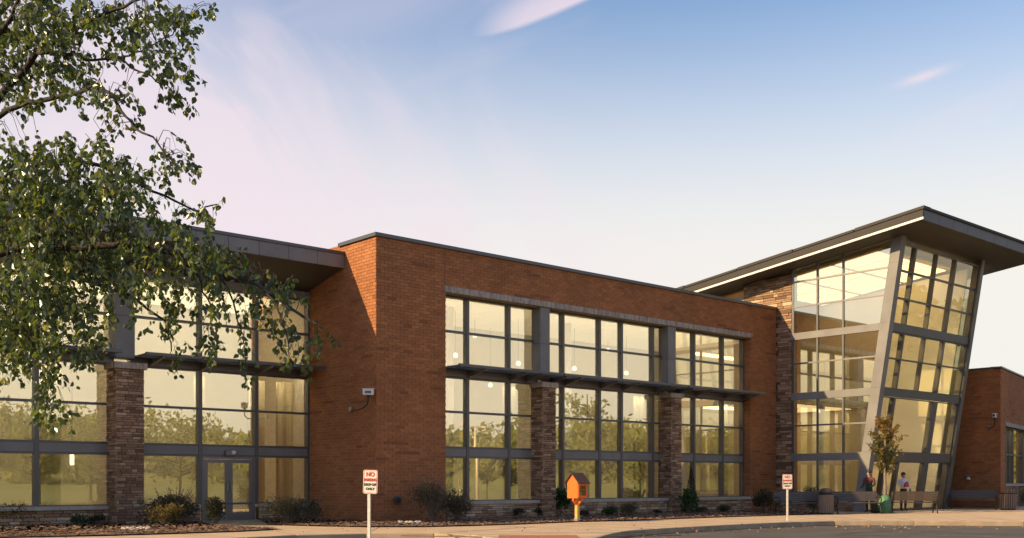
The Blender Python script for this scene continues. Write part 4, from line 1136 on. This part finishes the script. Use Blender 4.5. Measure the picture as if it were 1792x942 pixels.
# ------------------------------------------------------------------ cameras and lamps on the walls
def wall_camera(name, label, base, path, head, yaw):
    r = empty(name, base, world=True); tag(r, label, 'camera')
    MB().box(base[0] - .1, base[0], base[1] - .06, base[1] + .06, base[2] - .07, base[2] + .07).build('wall_plate', 'galvanised', r, bevel=.01)
    MB().tube(path, .022, k=8).build('arm', 'bench_iron', r, smooth=True)
    F = frame(head, (math.cos(yaw), math.sin(yaw), 0), Z_, (math.sin(yaw), -math.cos(yaw), 0))
    h = MB().obox(F, -.17, .17, 0, .19, -.07, .07).build('housing', 'camera_white', r, bevel=.025)
    MB().obox(F, -.20, .21, .192, .205, -.08, .08).build('sun_shield', 'camera_white', r, bevel=.004)
    MB().obox(F, -.172, -.1705, .04, .15, -.05, .05).build('lens_window', 'black', h)
    MB().obox(F, -.1, .1, .05, .13, .0705, .074).build('lens_window', 'metal_dark', h)
    MB().lathe([(.05, -.05), (.06, -.02), (.06, 0)], head, k=14).build('swivel', 'bench_iron', r)
    return r
wall_camera('security_camera', 'white security camera on a curved arm at the brick corner', (-.012, 1.33, 3.60),
            [(-.1, 1.30, 3.56), (-.2, 1.1, 3.53), (-.26, .6, 3.54), (-.28, .28, 3.58), (-.28, .06, 3.70), (-.28, .02, 3.86), (-.28, .02, 3.95)], (-.28, .02, 3.96), R(-40))
cb = Vector((BX - .012, -4.95, 3.86))
wall_camera('security_camera', 'white security camera on a hooked arm on the brick wall beyond the tower', tuple(cb),
            [(cb.x - .1, cb.y, cb.z), (cb.x - .25, cb.y - .1, cb.z - .05), (cb.x - .3, cb.y - .28, cb.z - .02), (cb.x - .3, cb.y - .36, cb.z + .12), (cb.x - .3, cb.y - .38, cb.z + .42)], (cb.x - .3, cb.y - .38, cb.z + .43), R(10))
r = empty('door_lamp', (mid - .05, WY - .12, 2.13), world=True); tag(r, 'small white emergency lamp fixed above the double door', 'lamp')
MB().box(mid - .16, mid + .05, WY - .17, WY - .05, 2.10, 2.27).build('lamp_box', 'metal', r, bevel=.015)
h = MB(); h.lathe([(.0, -.07), (.06, -.06), (.09, 0), (.085, .05), (.03, .08)], (mid + .12, WY - .13, 2.19), k=14); h.build('lamp_dome', 'camera_white', r, smooth=True)
o = MB(); o.lathe([(.09, -.06), (.10, 0), (.07, .06), (.02, .09)], (BX - .08, -3.95, 1.42), k=14); o = o.build('wall_lamp', 'camera_white', smooth=True)
tag(o, 'small white round lamp low on the brick wall above the black bench', 'lamp')

# pendant lamps in the rooms; glowing ceiling panels added to brighten the panes
def pendant(px, py, y, label, ztop=7.62):
    k = (px - 896) / 1850; d = (y - CAM.y) / (ST - k * CT); p = CAM + FWD * d + RGT * (k * d); p.z = CAM.z + (843 - py) / 1850 * d
    r = empty('pendant_lamp', (p.x, p.y, p.z), world=True); tag(r, label, 'lamp', 'pendant lamps behind the upper windows')
    MB().tube([(p.x, p.y, p.z + .1), (p.x, p.y, ztop)], .008, k=5).build('cord', 'black', r)
    MB().lathe([(.015, -.09), (.075, -.07), (.09, 0), (.07, .06), (.02, .09)], p, k=14).build('globe', 'lamp_glow', r, smooth=True)
for px, py, y in ((797, 622, 3.0), (831, 587, 4.2), (907, 636, 3.2), (858, 674, 5.5), (1005, 645, 3.4), (1064, 613, 5.0), (1096, 653, 3.6), (1113, 590, 4.4)):
    pendant(px, py, y, 'glowing round pendant lamp hanging behind the windows of the long front')
for px, py, y in ((126, 803, 6.0), (517, 770, 6.0)):
    k = (px - 896) / 1850; d = (y - CAM.y) / (ST - k * CT); p = CAM + FWD * d + RGT * (k * d); p.z = CAM.z + (843 - py) / 1850 * d
    r = empty('tube_lamp', (p.x, p.y, p.z), world=True); tag(r, 'cream tube lamp behind the low pane beside the stone pier' if px < 300 else 'cream tube lamp behind the pane next to the brick return wall', 'lamp')
    MB().tube([(p.x, p.y, p.z + .2), (p.x, p.y, 4.2)], .008, k=5).build('cord', 'black', r)
    MB().lathe([(.06, -.2), (.065, -.18), (.065, .18), (.05, .2)], p, k=14).build('shade', 'lamp_glow', r, smooth=True)
for (x0, x1, y0, y1, z, n) in ((.5, 21.2, 1.0, 6.2, 7.615, 10), (-13.5, -.4, WY + .6, 8.2, 7.445, 7)):  # added luminous ceilings, fill for the main room and the wing
    for i in range(n):
        for j in range(2):
            a, c = x0 + (x1 - x0) * i / n, x0 + (x1 - x0) * (i + 1) / n; e, f = y0 + (y1 - y0) * j / 2, y0 + (y1 - y0) * (j + 1) / 2
            MB().box(a + .04, c - .04, e + .04, f - .04, z - .03, z - .004).build('fill_light', 'ceiling_fill' if x0 > 0 else 'ceiling_fill_wing', B)
# glowing strips added out of sight behind the beams to brighten the rooms
for a, c in ((.6, 2.6), (2.85, 4.8), (4.85, 6.8), (7.75, 9.8), (9.85, 11.8), (11.85, 13.85), (14.8, 17.1), (17.15, 19.4)):
    MB().box(a, c, GY + .15, GY + .30, 4.87, 4.99).build('fill_light', 'strip_fill', B)
for a, c in ((-13.6, -11.4), (-11.35, -9.1), (-9.05, -7.0), (-5.9, -4.0), (-3.95, -2.1), (-2.05, -.3)):
    MB().box(a, c, WY + .15, WY + .30, 4.87, 4.99).build('fill_light', 'strip_fill_bright', B)
for z in (2.33, 5.0, 7.65):  # added strips hidden behind the tower bands, fill for its rooms
    for a, c in ((TX + 1.7, TX + 4.0), (TX + 4.1, TX + 6.6)):
        MB().box(a, c, yl(z) + .42, yl(z) + .56, z - .07, z + .07).build('fill_light', 'strip_fill_soft', B)
for i in range(4):  # added golden glow under the wood ceiling, brightens the upper tower panes
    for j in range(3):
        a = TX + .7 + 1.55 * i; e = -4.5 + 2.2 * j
        slope_box(a, a + 1.4, e, e + 2.0, -.125, -.104).build('fill_light', 'warm_fill', B)
for i in range(3):  # more of the added golden glow, below the balcony slab
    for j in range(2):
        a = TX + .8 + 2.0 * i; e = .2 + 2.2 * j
        MB().box(a, a + 1.8, e, e + 2.0, 4.80, 4.84).build('fill_light', 'warm_fill', B)
MB().obox(Fb, WU0 + .1, WU1 - .1, 4.02, 4.12, -.62, -.46).build('fill_light', 'strip_fill_bright', B)  # added strip behind the lintel, brightens the panes of the right block
MB().obox(Fb, .6, 8.0, .05, 5.9, -3.2, -3.0).build('interior_wall', 'interior_wall', B)
# columns and curtains inside the rooms
for x in (4.9, 10.9, 17.2):
    MB().lathe([(.2, .03), (.2, 7.6)], (x, 2.6, 0), k=18).build('interior_column', 'white_trim', B, smooth=True)
for (x, y) in ((23.2, -1.2), (26.6, -1.2)):
    MB().lathe([(.17, .03), (.17, 4.79)], (x, y, 0), k=18).build('interior_column', 'white_trim', B, smooth=True)
def curtain_drop(x0, x1, y, z0, z1):
    n = int((x1 - x0) / .07); b = MB()
    for i in range(n):
        a, c = x0 + (x1 - x0) * i / n, x0 + (x1 - x0) * (i + 1) / n; ya, yb = y + .035 * math.sin(i * 1.3), y + .035 * math.sin((i + 1) * 1.3)
        b.face([(a, ya, z0), (c, yb, z0), (c, yb, z1), (a, ya, z1)])
    b.build('curtain', 'blind', B, smooth=True)
curtain_drop(-1.75, -1.15, WY + .95, .1, 4.7); curtain_drop(-.75, -.1, WY + .9, .1, 4.7); curtain_drop(-3.7, -3.3, WY + .95, 2.3, 4.7)
curtain_drop(-8.6, -7.9, WY + .95, .1, 4.7); curtain_drop(-5.9, -5.5, WY + .95, .1, 4.7)
curtain_drop(18.7, 19.4, 1.1, .1, 4.7); curtain_drop(13.2, 13.9, 1.1, .1, 4.7); curtain_drop(6.2, 6.9, 1.1, .1, 4.7)

# ------------------------------------------------------------------ the tree at the street's left
root = empty('birch_tree', tuple(D(-175, 843, 9.3) * 1.0)[:2] + (-.15,), world=True)
root.location.z = -.15
tag(root, 'tall leafy tree with drooping sunlit branches before the glazed wing', 'tree')
limbs = [  # points (px, py), thickness at the foot, depth change along the limb
    ([(-175, 1010), (-172, 800), (-165, 600), (-155, 420), (-135, 240), (-115, 60), (-100, -150), (-90, -420)], .13, 0),
    ([(-145, 330), (-60, 245), (10, 160), (65, 95), (115, 60), (170, 30), (230, 5), (300, -25)], .045, -.9),
    ([(65, 95), (130, 95), (150, 103), (205, 103), (245, 90), (300, 60), (335, 30)], .016, -.5),
    ([(-135, 300), (-50, 230), (35, 183), (90, 172), (140, 160), (175, 150), (205, 180), (235, 225), (265, 240), (300, 285)], .03, -1.6),
    ([(-150, 440), (-40, 335), (40, 295), (120, 280), (200, 295), (270, 335), (340, 370), (380, 358)], .036, .9),
    ([(-152, 490), (0, 440), (60, 428), (130, 436), (220, 425), (300, 440), (380, 470), (450, 500), (520, 545), (565, 575)], .05, -1.1),
    ([(-155, 540), (-20, 475), (60, 470), (150, 490), (230, 520), (290, 560), (300, 615)], .04, 1.3),
    ([(-158, 590), (-40, 525), (40, 565), (80, 620), (95, 690)], .03, -.6),
    ([(-110, 140), (-20, 40), (60, -40), (150, -110), (240, -150)], .05, .8),
    ([(300, 440), (345, 480), (368, 540), (380, 610)], .012, -.3),
    ([(380, 470), (408, 530), (425, 590), (431, 645)], .011, .3),
    ([(450, 500), (485, 530), (500, 580), (505, 620)], .011, -.3),
    ([(-125, 180), (-30, 100), (20, 30), (45, -40)], .04, -1.4),
    ([(205, 103), (255, 130), (290, 150), (320, 170)], .008, .1),
    ([(-140, 380), (-260, 280), (-380, 200), (-480, 180)], .05, .5),
    ([(-120, 120), (-240, 0), (-330, -80), (-420, -120)], .05, -.8),
    ([(-150, 500), (-260, 440), (-360, 470), (-420, 540)], .04, 1.0)]
node = []          # (point, px, py) of every branch for tying twigs
trunk = MB(); bran = MB()
for li, (pts, r0, dd) in enumerate(limbs):
    if li in (2, 9, 10, 11, 13): base_d = {2: 8.75, 9: 8.55, 10: 8.4, 11: 8.3, 13: 8.3}[li]
    else: base_d = 9.3
    path = []
    n = len(pts)
    for i in range(n - 1):
        for k in range(4):
            t_ = k / 4; x = pts[i][0] * (1 - t_) + pts[i + 1][0] * t_; y = pts[i][1] * (1 - t_) + pts[i + 1][1] * t_
            p = D(x, y, base_d + dd * (i + t_) / (n - 1)) + rnd_dir() * (.012 if li else .02); path.append(p); node.append((p, x, y))
    path.append(D(*pts[-1], base_d + dd))
    rad = [r0 * (1 - .88 * (i / (len(path) - 1)) ** (.8 if li else 1.3)) + .0015 for i in range(len(path))]
    (trunk if li == 0 else bran).tube(path, rad, k=10 if li == 0 else 6)
clusters = [ # px, py, rx, ry, leaves, hang
    (45, 30, 70, 55, 480, .5), (130, 25, 60, 50, 360, .5), (60, 110, 70, 55, 380, .6), (10, 90, 40, 70, 220, .6), (150, 95, 55, 40, 120, .6), (215, 25, 55, 35, 170, .6), (280, 35, 50, 40, 190, .7), (325, 40, 24, 36, 70, .8),
    (365, 4, 14, 8, 12, .3), (235, 70, 40, 22, 70, .6), (295, 85, 45, 26, 90, .8), (290, 125, 35, 26, 70, .8), (315, 155, 26, 24, 46, 1), (190, 150, 50, 26, 85, .8), (120, 135, 45, 32, 110, .7),
    (20, 170, 40, 60, 150, .8), (225, 200, 24, 36, 48, 1), (150, 165, 30, 26, 50, .8), (165, 235, 28, 24, 40, .9), (285, 250, 24, 24, 42, .9), (310, 285, 30, 24, 60, .9), (285, 310, 24, 18, 34, .9),
    (30, 250, 60, 30, 110, .8), (110, 260, 60, 26, 120, .7), (60, 310, 90, 50, 420, .8), (160, 300, 70, 45, 260, .8), (230, 310, 45, 40, 110, .8), (90, 365, 110, 50, 560, .8), (220, 365, 70, 40, 230, .8),
    (300, 370, 40, 26, 70, .8), (350, 372, 34, 22, 60, .7), (384, 350, 10, 8, 6, .3), (60, 430, 90, 50, 560, .9), (180, 420, 70, 45, 330, .9), (270, 415, 60, 32, 190, .9), (340, 430, 50, 30, 140, .9), (400, 445, 40, 24, 80, .9),
    (40, 500, 70, 50, 480, 1), (130, 490, 55, 50, 280, 1), (200, 470, 45, 45, 160, 1), (270, 470, 40, 40, 120, 1), (340, 480, 45, 30, 110, 1), (440, 480, 45, 22, 90, .9), (500, 500, 42, 20, 80, .9), (540, 512, 14, 8, 10, .5),
    (30, 570, 50, 45, 300, 1), (100, 560, 45, 45, 190, 1), (165, 545, 30, 40, 80, 1), (25, 620, 30, 28, 90, 1), (80, 640, 22, 40, 80, 1), (78, 690, 26, 24, 60, 1), (110, 708, 8, 8, 8, 1), (140, 600, 30, 30, 60, 1),
    (300, 520, 26, 30, 60, 1), (290, 560, 22, 30, 44, 1), (315, 610, 14, 30, 26, 1), (365, 520, 26, 32, 60, 1), (360, 580, 18, 30, 40, 1), (378, 600, 12, 24, 20, 1), (410, 530, 24, 30, 46, 1), (425, 600, 12, 34, 26, 1), (425, 650, 8, 14, 12, 1),
    (460, 530, 26, 30, 54, 1), (490, 570, 26, 36, 60, 1), (515, 610, 16, 26, 26, 1), (540, 590, 20, 22, 30, .9), (566, 577, 12, 10, 14, .5), (250, 500, 30, 40, 70, 1),
    (-80, 40, 70, 120, 120, .7), (-70, 300, 70, 120, 100, .8), (-70, 520, 60, 100, 80, 1), (-280, 250, 120, 140, 110, .8), (-330, 0, 120, 120, 120, .7), (-300, 480, 110, 90, 90, .9), (120, -90, 140, 70, 420, .6), (-100, -250, 150, 130, 420, .5)]
leaves = []
for (cx, cy, rx, ry, n, hang) in clusters:
    cd0 = 9.0 + random.uniform(-.9, .9); left = int(n * (1.95 if cy > 270 and cx < 190 else 1.4))
    while left > 0:
        m_ = min(left, random.randint(7, 14)); left -= m_
        a = random.uniform(0, 6.283); q = random.random() ** .5
        sx_, sy_ = cx + math.cos(a) * rx * q * .9, cy + math.sin(a) * ry * q * .9 - ry * .25 * hang
        sp = D(sx_, sy_, cd0 + random.gauss(0, .55))
        ln = random.uniform(.10, .26); hg = hang * (.75 if cy < 300 else 1.0)
        drift = (RGT * random.uniform(-.7, 1.0) + FWD * random.uniform(-.8, .8)) * (1.15 - .6 * hg) + Vector((0, 0, -hg * random.uniform(.4, 1.1))) + rnd_dir() * .3
        drift.normalize(); path = [sp, sp + drift * ln * .5, sp + drift * ln + Vector((0, 0, -.03))]
        nb = min(node, key=lambda t: (t[1] - sx_) ** 2 + (t[2] - sy_) ** 2)
        if (nb[0] - sp).length < 1.2:
            bran.tube([nb[0], nb[0].lerp(sp, .5) + Vector((0, 0, .05)), sp], [.0035, .0025, .0018], k=4)
        bran.tube(path, [.0022, .0016, .001], k=3)
        for i in range(m_):
            t_ = ((i + random.random()) / m_) ** .7; p = path[0].lerp(path[2], t_) + rnd_dir() * .03
            tip = Vector((0, 0, -.8)) + drift * .3 + rnd_dir() * .9
            leaves.append((p + tip.normalized() * .01, leaf_matrix(p, tip, random.uniform(.038, .071)), min(.98, max(.02, random.betavariate(1.6, 2.4) + (.4 if random.random() < .04 else 0)))))
trunk.build('trunk', 'bark', root, smooth=True); bran.build('branches', 'bark', root, smooth=True)
def inframe(p):
    v = p - CAM; f = v.dot(FWD); x = 896 + v.dot(RGT) / f * 1850; y = 843 - v.z / f * 1850
    return 0 < x < 1792 and 0 < y < 942, f
vis = [(inframe(l[0]), l) for l in leaves]
near = sorted((f, i) for i, ((ok, f), l) in enumerate(vis) if ok)[:300]
near_i = set(i for f, i in near)
lm = bpy.data.meshes.new('leaf'); lm.from_pydata(LEAF, [], LEAF_F); lm.materials.append(M['leaf'])
fol = MB()
for i, (_, (p, m_, tone)) in enumerate(vis):
    if i in near_i:
        o = bpy.data.objects.new('leaf', lm); col.objects.link(o); o.parent = root
        o.matrix_parent_inverse = Matrix.Translation(root.location).inverted(); o.matrix_local = m_; o['tone'] = tone
    else: add_leaf(fol, m_, tone)
fol.build('foliage', 'leaf', root, kind='stuff')

# ------------------------------------------------------------------ across the road (seen mirrored in the glass)
def far_tree(px, d, h, w, label, m='leaf_far', n=1500, trunk_h=.25):
    """stands across the road; px, d place its mirror image in the long front"""
    k = (px - 896) / 1850; p = CAM + FWD * d + RGT * (k * d); y = 2 * GY - p.y
    root = empty('lawn_tree', (p.x, y, -.2)); tag(root, label, 'tree', 'trees on the lawn across the road')
    t = MB(); t.tube([(0, 0, 0), (.05, 0, h * .4), (0, 0, h * .85)], [h * .018, h * .013, h * .004], k=7); b = MB()
    for i in range(26):
        z = random.uniform(trunk_h, .8) * h; a = random.uniform(0, 6.283); l = w * random.uniform(.5, 1) * (1.1 - abs(z / h - .5))
        e = Vector((math.cos(a) * l, math.sin(a) * l, min(h * .97, z + l * .4))); t.tube([(0, 0, z), e], [.05, .012], k=4)
        for q in range(n // 26):
            p = Vector((0, 0, z)).lerp(e, random.uniform(.35, 1.05)) + rnd_dir() * random.uniform(0, w * .32)
            add_quad(b, p, random.uniform(.12, .26), random.betavariate(1.6, 2.2))
    t.build('trunk', 'bark', root); b.build('crown', m, root)
far_tree(1030, 82, 9.6, 2.4, 'tall leafy tree across the road, mirrored in the middle windows')
far_tree(1052, 70, 6.0, 2.2, 'shorter leafy tree across the road, mirrored low in the middle windows')
far_tree(1120, 95, 6.0, 2.6, 'broad tree across the road, mirrored beside the second pier')
far_tree(852, 75, 3.6, 1.6, 'small round lawn tree mirrored in the lowest panes by the first pier', trunk_h=.4)
far_tree(912, 78, 3.4, 1.6, 'small lawn tree mirrored just left of the first pier of the long front', trunk_h=.4)
far_tree(140, 62, 6.5, 4.2, 'wide yellow green tree mirrored in the left windows of the glazed wing')
far_tree(300, 66, 6.3, 4.4, 'dense tree mirrored in the low pane beside the double door')
far_tree(20, 58, 6.0, 4.0, 'dense tree mirrored at the far left end of the glazed wing')
far_tree(400, 70, 6.0, 4.0, 'dense tree mirrored in the panes of the double door')
far_tree(225, 75, 6.8, 4.2, 'dense tree mirrored behind the stone pier of the glazed wing')
def lamp_post(px, d, h, label):
    k = (px - 896) / 1850; p = CAM + FWD * d + RGT * (k * d); y = 2 * GY - p.y
    r = empty('lamp_post', (p.x, y, -.2)); tag(r, label, 'lamp post', 'lamp posts across the road')
    MB().tube([(0, 0, 0), (0, 0, h)], [.11, .07], k=10).build('pole', 'pole_white', r, smooth=True)
    MB().tube([(-.8, 0, h - .05), (.8, 0, h - .05)], .04, k=6).build('arm', 'pole_white', r)
    for x in (-1.0, 1.0): MB().box(x - .35, x + .35, -.18, .18, h - .12, h + .04).build('lamp_head', 'pole_white', r, bevel=.03)
lamp_post(835, 70, 5.2, 'white lamp post mirrored in the first window bay of the long front')
lamp_post(1240, 80, 5.0, 'white lamp post mirrored in the last window bay of the long front')
# wooded rise round the far side of the lawn
hill = MB(); NA = 60
for i in range(NA):
    for (r0, r1, z0, z1) in ((140, 190, -.19, 5.5), (190, 260, 5.5, 8.0), (260, 330, 8.0, -.3)):
        a0, a1 = R(-170 + 200 * i / NA), R(-170 + 200 * (i + 1) / NA); w0 = lambda a: 1 + .25 * math.sin(a * 7) + .15 * math.sin(a * 17 + 1)
        q = lambda a, r, z: (math.cos(a) * r - 5, math.sin(a) * r - 10, z * w0(a) if z > 0 else z)
        hill.face([q(a0, r0, z0), q(a1, r0, z0), q(a1, r1, z1), q(a0, r1, z1)][::-1])
ho = hill.build('hills', 'grass_ground', smooth=True); ho['kind'] = 'structure'
b = MB()
for i in range(520):
    a = R(random.uniform(-165, 25)); rad_ = random.uniform(150, 250)
    c = Vector((math.cos(a) * rad_ - 5, math.sin(a) * rad_ - 10, 0)); h = random.uniform(7, 11); w = random.uniform(3.5, 6)
    c.z = max(0, min(5.5, (rad_ - 140) * .11)) * (1 + .25 * math.sin(a * 7)) - .5
    for q in range(150):
        d_ = rnd_dir() * random.random() ** .35; p = c + Vector((d_.x * w, d_.y * w, h * .46 + d_.z * h * .52)); add_quad(b, p, random.uniform(.6, 1.15), min(.98, random.betavariate(1.8, 2.4)))
wd = b.build('far_wood', 'leaf_far', kind='stuff'); wd['label'] = 'wooded rise beyond the lawn across the road, seen only as a reflection'; wd['category'] = 'wood'
